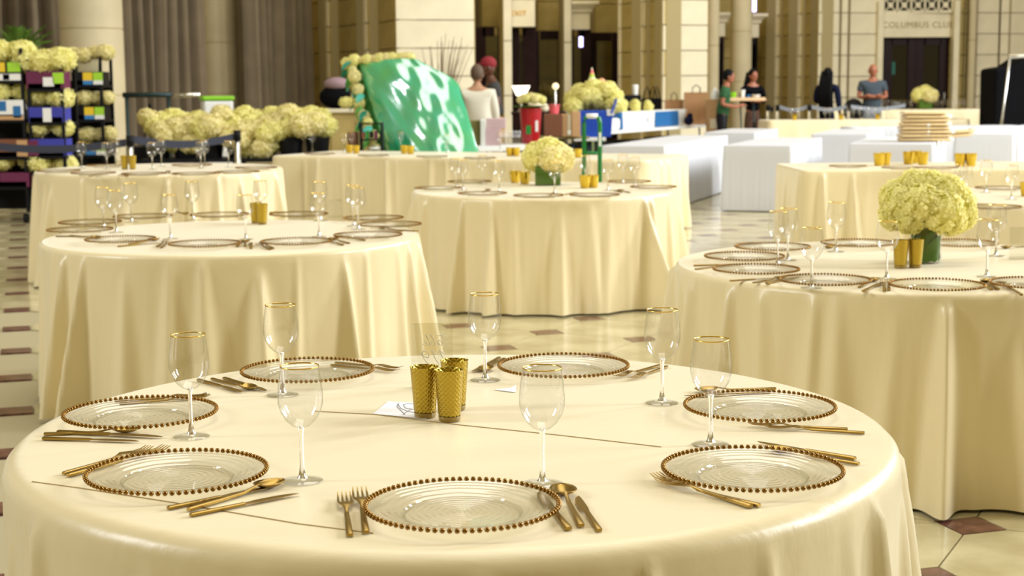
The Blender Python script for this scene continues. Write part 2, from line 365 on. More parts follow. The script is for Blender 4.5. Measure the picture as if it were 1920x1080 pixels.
# floor skirting along the right wall
bb = MB()
for a, ya, b, yb in ((1532, 42.4, 1650, 42.85), (1778, 43.05, 2010, 43.6)):
    p0 = XY(a, ya); p1 = XY(b, yb); L = math.hypot(p1[0]-p0[0], p1[1]-p0[1])
    bb.box(((p0[0]+p1[0])/2, (p0[1]+p1[1])/2, .14), (L, .08, .28), math.atan2(p1[1]-p0[1], p1[0]-p0[0]))
tag(bb.build('baseboard_right', 'stone', bevel=.01), None, None, None, 'structure')
# ---- columns: stacked drums
def column(name, px, Y, r, z1=5.2, dh=1.1, m='column_stone', kind='structure'):
    x, y = XY(px, Y); c = MB().lathe([(r*1.02, 0), (r*.98, z1)], 32).build(name, 'joint', smooth=True); c.location = (x, y, 0); tag(c, None, None, None, 'structure')
    MB().lathe([(r*1.35, 0), (r*1.35, .12), (r*1.28, .18), (r*1.1, .24), (r*1.02, .28)], 32).build('column_base', m, c, smooth=True, angle=40)
    n = int((z1-.3)/dh)
    for k in range(n):
        a = .3+k*dh; q = r*(1.035-.004*k); MB().lathe([(q-.012, a+.004), (q, a+.016), (q, a+dh-.016), (q-.012, a+dh-.004)], 40).build('column_drum', m, c, smooth=True, angle=40)
    return c
column('trim_1', 178, 26.0, .50); column('trim_2', 421, 34.0, .485)
column('trim_3', 1335, 39.0, .16, dh=2.2); column('trim_4', 1388, 40.5, .27, dh=1.3); column('trim_5', 1819, 43.0, .10, dh=2.4)
# ---- doorway: slim bright piers, cornices, dark glazed door leaves
for n, (px0, px1, Y) in enumerate(((945, 961, 37.0), (1058, 1072, 38.6))):
    wall_px(px0, Y, px1, Y+.05, 'stone_pale_lit', ch=1.2)
def cornice(name, px0, px1, Y, py0, py1):
    x0, x1 = XY(px0, Y)[0], XY(px1, Y)[0]; zb, zt = HZ(px0, py1, Y), HZ(px0, py0, Y); H = zt-zb
    prof = [(0, 0), (.0, .55*H), (.06, .62*H), (.06, .70*H), (.16, .85*H), (.22, .88*H), (.22, H)]; vs = []; fs = []
    for o_, z in prof: vs += [(x0, Y-o_, zb+z), (x1+o_, Y-o_, zb+z), (x1+o_, Y+.9, zb+z), (x0, Y+.9, zb+z)]
    k = len(prof)
    for j in range(k-1): fs += [(4*j+i, 4*j+(i+1) % 4, 4*j+4+(i+1) % 4, 4*j+4+i) for i in range(4)]
    fs += [(3, 2, 1, 0), tuple(4*(k-1)+i for i in range(4))]
    o = MB().add(vs, fs).build(name, 'stone_pale_lit'); tag(o, None, None, None, 'structure'); return o
cn = cornice('trim_6', 961, 1004, 37.3, -40, 50); cornice('trim_7', 1072, 1106, 38.9, 2, 55)
cornice('trim_8', 1343, 1358, 43.0, 24, 68); cornice('trim_9', 1407, 1421, 43.5, 26, 70)
# half-round stone wall pieces above the leaves
for px0, px1, Y, pyb in ((905, 945, 38.3, 50), (1010, 1058, 40.0, 58), (1116, 1158, 41.0, 62)):
    wall_px(px0, Y, px1, Y+.3, 'stone', z0=HZ(px0, pyb, Y), z1=5.2, ch=.7)
dn = [0]
def door(px0, px1, Y, pyt, fw=.13, fwr=None, pane='pane', handle=True, back=None):
    dn[0] += 1; x0, x1 = XY(px0, Y)[0], XY(px1, Y)[0]; zt = HZ((px0+px1)/2, pyt, Y); W = x1-x0; fwr = fwr or fw
    b = MB(); b.box((fw/2, 0, zt/2), (fw, .10, zt)); b.box((W-fwr/2, 0, zt/2), (fwr, .10, zt)); b.box((W/2, 0, zt-.11), (W-fw-fwr, .10, .22)); b.box((W/2, 0, .2), (W-fw-fwr, .10, .4))
    o = b.build('door_%d' % dn[0], 'wood_dark', bevel=.006); o.location = (x0, Y, 0); tag(o, None, None, None, 'structure')
    MB().box((W/2+(fw-fwr)/2, .01, zt/2+.1), (W-fw-fwr, .012, zt-.6)).build('pane', pane, o)
    if handle: MB().tube([(W-fwr*.5, -.06, .85), (W-fwr*.5, -.10, .9), (W-fwr*.5, -.10, 1.25), (W-fwr*.5, -.06, 1.3)], .012, 6).build('door_handle', 'chrome', o, smooth=True)
    return o
door(889, 945, 37.6, 51, fw=.30, fwr=.14); door(961, 1006, 37.9, 50, fw=.18, fwr=.34); door(1004, 1058, 39.6, 58, fw=.10, fwr=.15)
door(1072, 1108, 39.3, 55, fw=.05, fwr=.26); door(1106, 1159, 40.6, 61, fw=.18, fwr=.16)
door(1342, 1356, 44.6, 66, fw=.06, fwr=.06, pane='void', handle=False); door(1405, 1419, 45.0, 70, fw=.06, fwr=.06, pane='void', handle=False)  # black panes paint the darkness of two openings
dk = boxthing('dark_lobby_wall', None, None, (XY(975, 40.6)[0], 40.9, 0), (1.0, .1, 2.7), 'void'); dk.name = 'wall_lobby'; tag(dk, None, None, None, 'structure')  # black sheet for the darkness inside the lobby
# club door: double leaves with stone surround, engraved name and latticed transom
xl, yl = XY(1650, 43); xr = XY(1778, 43.2)[0]
door(1650, 1714, 43.25, 70, fw=.30, fwr=.22); door(1714, 1778, 43.3, 70, fw=.22, fwr=.30)
vd = boxthing('wall_club', None, None, ((xl+xr)/2, 44.6, 0), (3.0, .1, 3.4), 'void'); tag(vd, None, None, None, 'structure')  # painted black for the dark room behind the club door
lt = boxthing('trim_10', None, None, ((xl+xr)/2, 43.15, zl), (xr-xl+.1, .34, zt0-zl-.03), 'stone_pale_lit', math.atan2(.2, xr-xl)); tag(lt, None, None, None, 'structure')
for k, sx in enumerate((xl-.07, xr+.07)):
    tag(boxthing('trim_%d' % (11+k), None, None, (sx, 42.95, 0), (.16, .3, zl+1.0), 'stone_pale_lit', bevel=.02), None, None, None, 'structure')
def text(name, body, size, loc, rot, m, parent=None, ext=.01, align='CENTER', sp=1.12):
    c = bpy.data.curves.new(name, 'FONT'); c.space_character = sp; c.body = body; c.size = size; c.extrude = ext; c.align_x = align; c.align_y = 'CENTER'
    o = bpy.data.objects.new(name, c); COL.objects.link(o); c.materials.append(M[m]); o.location = loc; o.rotation_euler = rot
    me = bpy.data.meshes.new_from_object(o.evaluated_get(bpy.context.evaluated_depsgraph_get())); bpy.data.objects.remove(o); me.materials.clear(); me.materials.append(M[m])
    o = bpy.data.objects.new(name, me); COL.objects.link(o); o.location = loc; o.rotation_euler = rot
    if parent is not None: o.parent = parent
    return o
tx = text('engraved_name', 'COLUMBUS CLUB', .235, (0, -.172, HZ(1712, 47, 42.9)-zl), (PI/2, 0, 0), 'engraved', lt)
tag(text('exit_sign', 'EXIT', .17, (XY(974, 37.2)[0], 37.29, HZ(974, 25, 37.3)), (PI/2, 0, 0), 'orange_letter', None, .012), 'amber exit lettering on the pale cornice above the dark glazed doors', 'sign')
tg = thing('transom_grille', 'latticed transom grille of five crossed panels over the right doorway', 'grille', ((xl+xr)/2, 43.0, zt0))
xw = (xr-xl)*.97; tb = MB(); H = zt1-zt0
for k in range(6): MB().box((-xw/2+xw*k/5, 0, H/2), (.05, .10, H)).build('mullion', 'stone_pale_lit', tg)
for z in (0, H): MB().box((0, 0, z), (xw, .10, .06)).build('rail', 'stone_pale_lit', tg)
for k in range(5):
    cx = -xw/2+xw*(k+.5)/5; cw = xw/5-.05; an = math.atan2(H, cw); ln = math.hypot(H, cw)
    MB().box((cx, .0, H/2), (ln, .05, .03), ry=an).box((cx, 0, H/2), (ln, .05, .03), ry=-an).box((cx, -.02, H/2), (.12, .05, .12), ry=PI/4).build('crossed_bars', 'stone_pale_lit', tg)
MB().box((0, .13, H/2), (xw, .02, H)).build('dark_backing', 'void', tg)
for px, py0, py1, Y, lb in ((1412, -12, 22, 43.0, 'violet glowing tube light high beside the stone column'), (1089.5, 69, 88, 39.2, 'small violet glowing tube light behind the middle door pane')):
    z0, z1 = HZ(px, py1, Y), HZ(px, py0, Y); o = MB().tube([(0, 0, 0), (0, 0, z1-z0)], .05, 10).build('tube_light', 'neon', smooth=True); o.location = (XY(px, Y)[0], Y, z0); tag(o, lb, 'light')
scp = A(1671, 128, 44.52); o = MB().box((0, 0, 0), (.22, .02, .36)).build('lit_screen', 'screen'); o.location = scp; tag(o, 'teal lit screen glimpsed through the left pane of the club door', 'screen')
# ---- curtains
def curtain(px0, Y0, px1, Y1, label, z1=5.2):
    p0 = Vector((*XY(px0, Y0), 0)); p1 = Vector((*XY(px1, Y1), 0)); L = (p1-p0).length; d = (p1-p0)/L; n = Vector((d.y, -d.x, 0)); nx = int(L/.035); nz = 12; vs = []; fs = []
    nf = L/.34; ph = rnd.random()*6; 
    for j in range(nz+1):
        z = z1*j/nz
        for i in range(nx+1):
            s = i/nx; t = s*nf*2*PI+ph+.9*math.sin(s*nf*1.7+ph)
            a = math.sin(t+.10*(1-j/nz)*math.sin(s*17))*.17+.05*math.sin(2.3*t+1)
            vs.append(p0+d*(L*s+.12*(1-j/nz)*math.sin(s*9))+n*a+Vector((0, 0, z)))
    for j in range(nz):
        for i in range(nx): k = j*(nx+1)+i; fs.append((k, k+1, k+nx+2, k+nx+1))
    o = MB().add(vs, fs).build('curtain', 'curtain', smooth=True); return tag(o, label, 'curtain', 'floor-length taupe curtains')
curtain(-120, 27.5, 122, 29.0, 'taupe floor-length curtain left of the leftmost stone column')
curtain(226, 29.4, 385, 31.5, 'taupe floor-length curtain between the two stone columns')
curtain(458, 33.0, 578, 35.0, 'taupe floor-length curtain between the second column and the stone piers')

# ================================================================ TABLES AND TABLECLOTHS
def outline_round(R, n): return [(R*math.cos(2*PI*i/n), R*math.sin(2*PI*i/n), math.cos(2*PI*i/n), math.sin(2*PI*i/n), R*2*PI*i/n) for i in range(n)]
def outline_rect(W, D, rc, step=.018):
    out = []; s = 0; segs = [((-W/2+rc, -D/2), (1, 0), W-2*rc, (0, -1)), ((W/2, -D/2+rc), (0, 1), D-2*rc, (1, 0)), ((W/2-rc, D/2), (-1, 0), W-2*rc, (0, 1)), ((-W/2, D/2-rc), (0, -1), D-2*rc, (-1, 0))]
    for q, (p, d, L, n) in enumerate(segs):
        k = max(2, int(L/step))
        for i in range(k): out.append((p[0]+d[0]*L*i/k, p[1]+d[1]*L*i/k, n[0], n[1], s+L*i/k))
        s += L; e = (p[0]+d[0]*L, p[1]+d[1]*L); c = (e[0]-n[0]*rc, e[1]-n[1]*rc); a0 = math.atan2(n[1], n[0])
        for i in range(6): a = a0+PI/2*i/6; out.append((c[0]+rc*math.cos(a), c[1]+rc*math.sin(a), math.cos(a), math.sin(a), s+rc*PI/2*i/6))
        s += rc*PI/2
    return out
def drape(out, zt, amp, wl, seed, flare=.05, rc=.022, z0=.012, powr=.75, sharp=1.4, ampf=None, nv=26, ridges=0):
    r = random.Random(seed); per = out[-1][4]+.018; ks = []
    base = per/wl
    for i in range(5): ks.append((max(3, round(base*r.uniform(.55, 1.35))), r.random()*6.28, r.uniform(.5, 1.)))
    tot = sum(k[2] for k in ks); fold = []
    for x, y, nx, ny, s in out:
        v = sum(a*math.sin(2*PI*k*s/per+p) for k, p, a in ks)/tot*1.9; v = max(-1, min(1, v)); f = ((v+1)/2)**sharp*2-1
        fold.append((f, .7*math.sin(2*PI*3*s/per+ks[0][1])+.3*math.sin(2*PI*5*s/per+ks[1][1])))
    N_ = len(out); rid = None
    if ridges:                               # cone-shaped folds that start at the table edge and widen downwards
        rid = [[0.0]*N_ for _ in range(nv+1)]
        for q in range(ridges):
            s0 = per*(q+r.uniform(-.38, .38))/ridges; w0 = r.uniform(.026, .058); a_ = amp*r.choice((.4, .8, 1.1, 1.5, 1.8)); st = r.uniform(-.18, .08); dr_ = r.uniform(-.05, .05); i0 = s0/per*N_
            for j in range(1, nv+1):
                t = j/nv; g = max(0, (t-st)/(1-st))**powr; wd = w0*(.45+.75*t); sc_ = (s0+dr_*t)/per*N_; hw = int(3*wd/per*N_)+1
                for i in range(int(sc_)-hw, int(sc_)+hw+1):
                    d_ = (i-sc_)*per/N_/wd; rid[j][i % N_] += a_*g*math.exp(-d_*d_)
    rows = []
    for fr in (.02, .35, .65, .85, .95): rows.append([(x*fr, y*fr, zt) for x, y, *_ in out])
    for a in (0, 30, 60, 90):
        rows.append([(x-nx*rc*(1-math.sin(R_(a))), y-ny*rc*(1-math.sin(R_(a))), zt-rc*(1-math.cos(R_(a)))) for x, y, nx, ny, s in out])
    H = zt-rc-z0
    for j in range(1, nv+1):
        t = j/nv; row = []
        for i, (x, y, nx, ny, s) in enumerate(out):
            f, dr = fold[i]; am = (amp if not ridges else amp*.10)*(ampf(nx, ny) if ampf else 1); o_ = flare*t+am*(t**powr)*(f*.5+.38)+.006*t*dr+(rid[j][i] if ridges else 0)
            row.append((x+nx*o_, y+ny*o_, zt-rc-H*t))
        rows.append(row)
    n = len(out); vs = [v for rw in rows for v in rw]+[(0, 0, zt)]; fs = [(n*j+i, n*(j+1)+i, n*(j+1)+(i+1) % n, n*j+(i+1) % n) for j in range(len(rows)-1) for i in range(n)]
    c = len(vs)-1; fs += [(c, i, (i+1) % n) for i in range(n)]
    return MB().add(vs, fs)
def cloth(mb, m, loc, rz, label, group=None):
    o = mb.build('tablecloth', m, smooth=True); o.location = loc; o.rotation_euler = (0, 0, rz); return tag(o, label, 'tablecloth', group)
TZ = .76
T1 = cloth(drape(outline_round(.905, 560), TZ, .062, .10, 3, rc=.035, powr=.75, flare=.0, ridges=26), 'champagne', (-.119, 3.14, 0), 0, 'champagne cloth of the nearest round table, with an acrylic number sign on it')
T2 = cloth(drape(outline_round(.91, 560), TZ, .080, .09, 11, flare=.005, powr=.80, ridges=30), 'champagne', (-1.36, 7.45, 0), .6, 'champagne cloth of the round table behind the nearest one, to its left')
T3 = cloth(drape(outline_round(.965, 520), .85, .080, .09, 5, flare=.01, powr=.80, ridges=28), 'champagne', (-2.79, 12.2, 0), 0, 'champagne cloth of the far left round table by the flower trolleys')
T4 = cloth(drape(outline_round(.92, 520), TZ, .085, .09, 8, flare=.0, powr=.80, ridges=29), 'champagne', (.225, 10.7, 0), 1.3, 'champagne cloth of the round table at centre with a low flower vase')
T5 = cloth(drape(outline_round(.925, 560), TZ, .090, .09, 21, flare=.0, powr=.80, ridges=32), 'champagne', (1.58, 6.05, 0), .9, 'champagne cloth of the right round table with the large hydrangea vase')
T8 = cloth(drape(outline_round(.915, 420), TZ, .07, .10, 33, ridges=28), 'champagne', (3.58, 9.75, 0), 0, 'champagne cloth of the round table cut off at the right edge')
T6 = cloth(drape(outline_rect(4.30, 1.45, .10), TZ, .055, .12, 15, flare=.01, ridges=44), 'champagne', (-.36, 16.45, 0), math.atan2(-1.75, 4.05), 'long champagne cloth of the straight table before the green wrapped panel')
T7 = cloth(drape(outline_rect(3.4, 1.25, .08), TZ, .05, .12, 17, flare=.01, ridges=34), 'champagne', (4.15, 13.6, 0), 0.02, 'long champagne cloth of the straight table with three ribbed candle clusters')
T9 = cloth(drape(outline_rect(3.7, .95, .10), .86, .03, .35, 19), 'champagne', (6.45, 28.2, 0), 0.04, 'far long champagne tablecloth before the belt barrier')
T10 = cloth(drape(outline_rect(9.0, 1.0, .10), .92, .03, .35, 23), 'champagne', (11.8, 36.0, 0), 0.0, 'farthest long champagne tablecloth by the club door, crowded with glasses')
# fold creases of the nearest cloth, their dark shade laid on as thin tubes
for pts_ in ([(590, 771), (700, 777), (865, 797), (1040, 815), (1240, 838)], [(60, 903), (150, 915), (330, 943), (560, 982), (700, 1000)]):
    P = [G(x, y, TZ+.0006)-Vector((-.119, 3.14, 0)) for x, y in pts_]; MB().tube(P, .0011, 6).build('crease_line', 'crease_line', T1)
# white linen tables: flat ends, pleated long sides
pleat = lambda nx, ny: 1.0 if abs(nx) > .5 else .12
def white2(corner, W, L, label, rot=-.32, zt=.78):
    c = G(*corner, zt); ex = Vector((math.cos(rot), math.sin(rot), 0)); ey = Vector((-ex.y, ex.x, 0)); ctr = c-ex*W/2+ey*L/2
    return cloth(drape(outline_rect(W, L, .025, .012), zt, .026, .075, int(corner[0]), flare=.012, rc=.012, ampf=pleat, sharp=1., nv=8), 'linen_white', (ctr.x, ctr.y, 0), rot, label, 'white linen tables')
white2((1247, 273.6), .78, 4.1, 'white cloth of the straight table just right of the green hand truck')
white2((1484, 273), .80, 2.9, 'white cloth of the straight table with its grey end facing front, standing nearest')
white2((1416, 248.5), .78, 2.3, 'white cloth of the straight table behind the nearest white one')
white2((1627, 251.5), .80, 2.8, 'white cloth of the straight table left of the folded linen stack')
white2((1750, 269.5), .98, 2.7, 'white cloth of the straight table that carries the folded linen stack')
white2((1901, 251), .80, 2.6, 'white cloth of the straight table at the right edge past the linen stack')
cloth(drape(outline_rect(2.9, .8, .12, .02), .80, .02, .09, 44, rc=.03), 'linen_white', (6.95, 25.4, 0), 0, 'white cloth of the far crosswise table behind the linen stack')
cloth(drape(outline_rect(1.8, .8, .12, .02), .80, .02, .09, 45, rc=.03), 'linen_white', (9.40, 25.4, 0), 0, 'white cloth of the table in front of the black covered rack')

# ================================================================ TABLEWARE PROTOTYPES
def make_plate(hi=True):
    t = thing('charger_plate', None, 'plate'); n = 72 if hi else 40
    prof = [(.0005, .006), (.095, .006), (.100, .0065), (.110, .011), (.120, .0145), (.150, .019), (.157, .0195)]
    b = MB().lathe(prof, n); b.build('dish', 'plate', t, smooth=True)
    MB().lathe([(.094, .0), (.098, .0005), (.101, .006)], n).build('foot_ring', 'plate', t, smooth=True)
    b = MB(); k = 86
    for i in range(k): a = 2*PI*i/k; b.ball((.160*math.cos(a), .160*math.sin(a), .020), .0046, 8 if hi else 5, 5 if hi else 4)
    tag(b.build('beaded_rim', 'bead', t, smooth=True), None, None, None, 'stuff')
    return t
def make_glass(hi=True):
    t = thing('wine_glass', None, 'glass'); n = 40 if hi else 20
    MB().lathe([(.004, .098), (.016, .103), (.027, .113), (.036, .128), (.0405, .145), (.0405, .162), (.0385, .182), (.0355, .202), (.0343, .2115)], n).build('bowl', 'glass', t, smooth=True)
    MB().lathe([(.0005, .1015), (.006, .101), (.0062, .098), (.0042, .09), (.0036, .07), (.0042, .03), (.0065, .012), (.010, .007)], 14).build('stem', 'solidglass', t, smooth=True)
    MB().lathe([(.0005, .0075), (.009, .0070), (.022, .004), (.0365, .0022), (.0372, .0014), (.0365, .0004), (.0005, .0004)], n).build('foot', 'glass', t, smooth=True)
    MB().lathe([(.0344, .2095), (.0352, .2098), (.0349, .2120), (.0341, .2120), (.0340, .2095)], n).build('gold_rim', 'gold', t, smooth=True)
    return t
def handle_secs(L0, L1, w0=.0115, w1=.0080, th=.0070): return [(L0, 0, .0035, w0*.85, th*.8), (L0+.002, 0, .0035, w0, th), (L0+(L1-L0)*.5, 0, .0035, (w0+w1)/2, th*.9), (L1, 0, .004, w1, th*.75)]
def make_fork():
    t = thing('fork', None, 'fork'); MB().loft(handle_secs(0, .125)).build('handle', 'cutlery', t, smooth=True, angle=50)
    b = MB().loft([(.125, 0, .004, .0070, .0042), (.140, 0, .007, .0065, .0035), (.152, 0, .010, .012, .0025), (.160, 0, .0105, .023, .0020), (.176, 0, .0085, .026, .0018), (.180, 0, .0078, .026, .0017)])
    for k in range(4):
        y = (k-1.5)*.0074; b.loft([(.179, y, .008, .0042, .0018), (.200, y, .0055, .0040, .0018), (.222, y*.97, .0062, .0034, .0016), (.236, y*.94, .0105, .0018, .0011)], 6)
    b.build('tines', 'cutlery', t, smooth=True, angle=50); return t
def make_knife():
    t = thing('knife', None, 'knife'); MB().loft(handle_secs(0, .118, .0130, .0110, .008)).build('handle', 'cutlery', t, smooth=True, angle=50)
    MB().loft([(.118, 0, .004, .0100, .0040), (.128, 0, .004, .013, .0022), (.150, .001, .004, .0195, .0018), (.200, .0005, .004, .0185, .0016), (.228, -.002, .004, .012, .0014), (.240, -.005, .004, .003, .001)]).build('blade', 'cutlery', t, smooth=True, angle=50); return t
def make_spoon():
    t = thing('spoon', None, 'spoon'); MB().loft(handle_secs(0, .125)+[(.145, 0, .008, .006, .0035), (.162, 0, .0115, .0075, .003)]).build('handle', 'cutlery', t, smooth=True, angle=50)
    vs = []; fs = []; nu, nv = 14, 10
    for i in range(nu+1):
        u = i/nu; x = .158+.066*u; hw = .0205*math.sqrt(max(.0, 1-(2*u-1)**2))*(1.08-.18*u)+.002*(1-u)
        for j in range(nv+1):
            v = 2*j/nv-1; vs.append((x, hw*v, .0125-.0105*(1-v*v)*max(0, 1-(2*u-1)**2)-.002*u))
    for i in range(nu):
        for j in range(nv): k = i*(nv+1)+j; fs.append((k, k+nv+1, k+nv+2, k+1))
    o = MB().add(vs, fs).build('spoon_bowl', 'cutlery', t, smooth=True); s = o.modifiers.new('solid', 'SOLIDIFY'); s.thickness = .0014; return t
def make_votive():
    t = thing('votive_holder', None, 'candle holder')
    MB().lathe([(.0005, .012), (.0225, .012), (.024, .016), (.0305, .108), (.0312, .110), (.0300, .110), (.0285, .106), (.0225, .022), (.0005, .020)], 40).build('cup', 'votive', t, smooth=True, angle=60)
    MB().lathe([(.0005, .0), (.0215, .0), (.0232, .003), (.0238, .011), (.0005, .0115)], 32).build('glass_base', 'amber', t, smooth=True, angle=50); return t
def make_ribbed():
    t = thing('ribbed_votive', None, 'candle holder')
    MB().lathe([(.0005, .0), (.027, .0), (.030, .004), (.040, .088), (.0402, .090), (.0375, .090), (.035, .085), (.027, .012), (.0005, .010)], 64, rib=.05, ribn=12).build('ribbed_cup', 'ribgold', t, smooth=True, angle=70)
    MB().lathe([(.0005, .011), (.0255, .011), (.0262, .014), (.0262, .040), (.0005, .041)], 20).build('candle', 'white', t, smooth=True, angle=50); return t
PL = make_plate(); PLo = make_plate(False); GL = make_glass(); GLo = make_glass(False); FK = make_fork(); KN = make_knife(); SP = make_spoon(); VO = make_votive(); RB = make_ribbed()
CUT = {'fork': (FK, .236), 'knife': (KN, .240), 'spoon': (SP, .224)}
def lay(kind, tip, end, label, z=TZ, group=None, fixed=False, tilt=0.):
    p, L = CUT[kind]; a = G(*tip, z+.004); b = G(*end, z+.004); d = a-b; ln = d.length; s = max(.86, min(1.08, ln/L)); 
    loc = a-d.normalized()*L*s; loc.z = z+.0012
    o = place(p, loc, math.atan2(d.y, d.x), label, group, s); return o
def plate_at(px, py, label, z=TZ, lo=False, group=None):
    p = G(px, py, z+.02); return place(PLo if lo else PL, (p.x, p.y, z+.0008), rnd.random()*6, label, group)
def glass_at(px, py, label, z=TZ, lo=False, group=None):
    p = G(px, py, z+.001); return place(GLo if lo else GL, (p.x, p.y, z+.0006), rnd.random()*6, label, group)

# ---- nearest table
T1P = [((-.085, 2.462), 'front'), ((-.607, 2.697), 'front-left'), ((-.797, 3.216), 'far-left'), ((-.503, 3.698), 'back-left'), ((.126, 3.734), 'back'), ((.531, 3.233), 'far-right'), ((.430, 2.688), 'front-right')]
for (x, y), s in T1P: place(PL, (x, y, TZ+.0008), rnd.random()*6, 'clear glass charger with beaded gold rim, %s seat of the nearest table' % s)
for px, py, s in ((359, 819, 'before the far-left charger'), (567, 902, 'at the right of the front-left charger'), (530, 741, 'before the back-left charger'), (910, 713, 'left of the back charger'),
                  (1017, 908, 'just behind the front charger'), (1241, 756, 'at the left of the far-right charger'), (1332, 834, 'behind the front-right charger')):
    glass_at(px, py, 'clear gold-rimmed wine glass %s, nearest table' % s)
C1 = [('fork', (645, 930), (656, 1004), 'outer fork left of the front charger'), ('fork', (674, 921), (687, 1004), 'inner fork half under the front charger'),
      ('spoon', (1050, 914), (1092, 991), 'spoon right of the front charger, between two knives'), ('knife', (1008, 922), (1066, 992), 'knife under the right rim of the front charger'), ('knife', (1080, 931), (1121, 991), 'outer knife at the right of the front charger'),
      ('spoon', (531, 904), (353, 956), 'spoon in the trio before the front-left charger'), ('knife', (557, 925), (380, 961), 'knife nearest the viewer before the front-left charger'), ('knife', (510, 912), (338, 948), 'knife tucked beside the front-left charger'),
      ('fork', (281, 842), (119, 888), 'upper fork under the left rim of the front-left charger'), ('fork', (312, 842), (127, 892), 'lower fork under the left rim of the front-left charger'),
      ('spoon', (262, 808), (105, 813), 'spoon lying before the far-left charger'), ('knife', (262, 827), (86, 822), 'knife at front of the far-left charger trio'), ('knife', (306, 819), (108, 810), 'knife at back of the far-left charger trio'),
      ('fork', (388, 742), (215, 752), 'fork behind the far-left charger, outer'), ('fork', (394, 744), (226, 757), 'fork behind the far-left charger, inner'),
      ('knife', (455, 735), (382, 715), 'leftmost knife beside the back-left charger'), ('spoon', (478, 731), (404, 712), 'dark spoon beside the back-left charger'), ('knife', (502, 733), (420, 709), 'inner knife beside the back-left charger'),
      ('fork', (753, 692), (640, 681), 'fork poking out right of the back-left charger'), ('fork', (747, 697), (632, 686), 'second fork right of the back-left charger'),
      ('spoon', (904, 697), (944, 673), 'spoon left of the back charger'), ('knife', (888, 697), (934, 672), 'knife left of the back charger'),
      ('fork', (1153, 708), (1211, 692), 'left fork beside the back charger'), ('fork', (1183, 712), (1229, 695), 'right fork beside the back charger'),
      ('knife', (1284, 743), (1420, 736), 'knife under the back rim of the far-right charger'), ('spoon', (1302, 733), (1440, 729), 'spoon behind the far-right charger'),
      ('fork', (1402, 796), (1578, 804), 'back fork before the far-right charger'), ('fork', (1432, 801), (1592, 810), 'front fork before the far-right charger'),
      ('knife', (1418, 829), (1604, 860), 'knife behind the front-right charger'), ('spoon', (1440, 842), (1600, 868), 'spoon behind the front-right charger'),
      ('fork', (1227, 894), (1408, 950), 'outer fork before the front-right charger'), ('fork', (1234, 903), (1424, 948), 'inner fork before the front-right charger')]
for k, a, b, l in C1: lay(k, a, b, 'matte gold '+l+' on the nearest table')
for px, py, l in ((797, 786, 'left of the three clustered votives on the nearest table, tall lattice gold'), (843, 793, 'front right of the three clustered votives on the nearest table, lattice gold'), (853, 772, 'rear of the three clustered votives on the nearest table, mostly hidden')):
    p = G(px, py-4, TZ); place(VO, (p.x, p.y, TZ+.0008), rnd.random(), l)
# acrylic number sign, read from behind
def strokes(name, lines, r, m, parent):
    b = MB()
    for pts in lines:
        P = []
        n = len(pts)
        for i in range(n-1):                 # Catmull-Rom
            p0, p1, p2, p3 = [Vector((*pts[max(0, min(n-1, k))], 0)) for k in (i-1, i, i+1, i+2)]
            for q in range(5): t = q/5; P.append(.5*((2*p1)+(p2-p0)*t+(2*p0-5*p1+4*p2-p3)*t*t+(3*p1-3*p2+p3-p0)*t**3))
        P.append(Vector((*pts[-1], 0))); b.tube(P, r, 5)
    return b.build(name, m, parent, smooth=True)
sg = G(811, 726, TZ); sign = thing('table_number_sign', 'clear acrylic table number sign in white script, behind the gold votives', 'sign', (sg.x, sg.y, TZ+.001), .05)
MB().box((0, 0, .076), (.098, .003, .152)).build('acrylic_sheet', 'acrylic', sign)
MB().box((0, 0, .004), (.098, .022, .008)).box((0, .010, .011), (.098, .004, .008)).box((0, -.010, .011), (.098, .004, .008)).build('slotted_foot', 'acrylic', sign)
TAB = [[(0, .9), (.5, 1.0), (.9, .95)], [(.45, 1.05), (.3, .5), (.25, .1), (.4, 0)], [(1.0, .4), (.75, .5), (.6, .25), (.75, .03), (.95, .2), (1.03, .45), (.98, .1), (1.1, .05)],
       [(1.25, .2), (1.45, .9), (1.5, 1.1), (1.38, .95), (1.3, .3), (1.4, .02), (1.6, .2), (1.5, .45), (1.35, .35)], [(1.7, .1), (1.95, .9), (2.0, 1.1), (1.88, .95), (1.8, .3), (1.88, .03), (2.05, .1)],
       [(2.08, .2), (2.3, .35), (2.22, .52), (2.08, .35), (2.1, .1), (2.3, .03), (2.5, .2)]]
NUM = [[(0, .7), (.3, 1.0), (.15, .35), (.02, 0)], [(.55, .7), (.85, 1.0), (.7, .35), (.57, 0)], [(1.55, .85), (1.35, 1.0), (1.12, .8), (1.2, .52), (1.45, .6), (1.6, .9), (1.5, .4), (1.25, .02), (1.05, .05)]]
def script(lines, sc, cx, cz, slant=.25): return [[(-(x*sc+y*sc*slant)+cx, y*sc+cz) for x, y in l] for l in lines]
for nm, ln, sc, cx, cz in (('script_word', TAB, .0245, .040, .098), ('script_number', NUM, .034, .036, .052)):
    o = strokes(nm, script(ln, sc, cx, cz), .0008 if nm == 'script_word' else .0012, 'script', sign); o.rotation_euler = (PI/2, 0, 0); o.location = (0, .0026, 0)
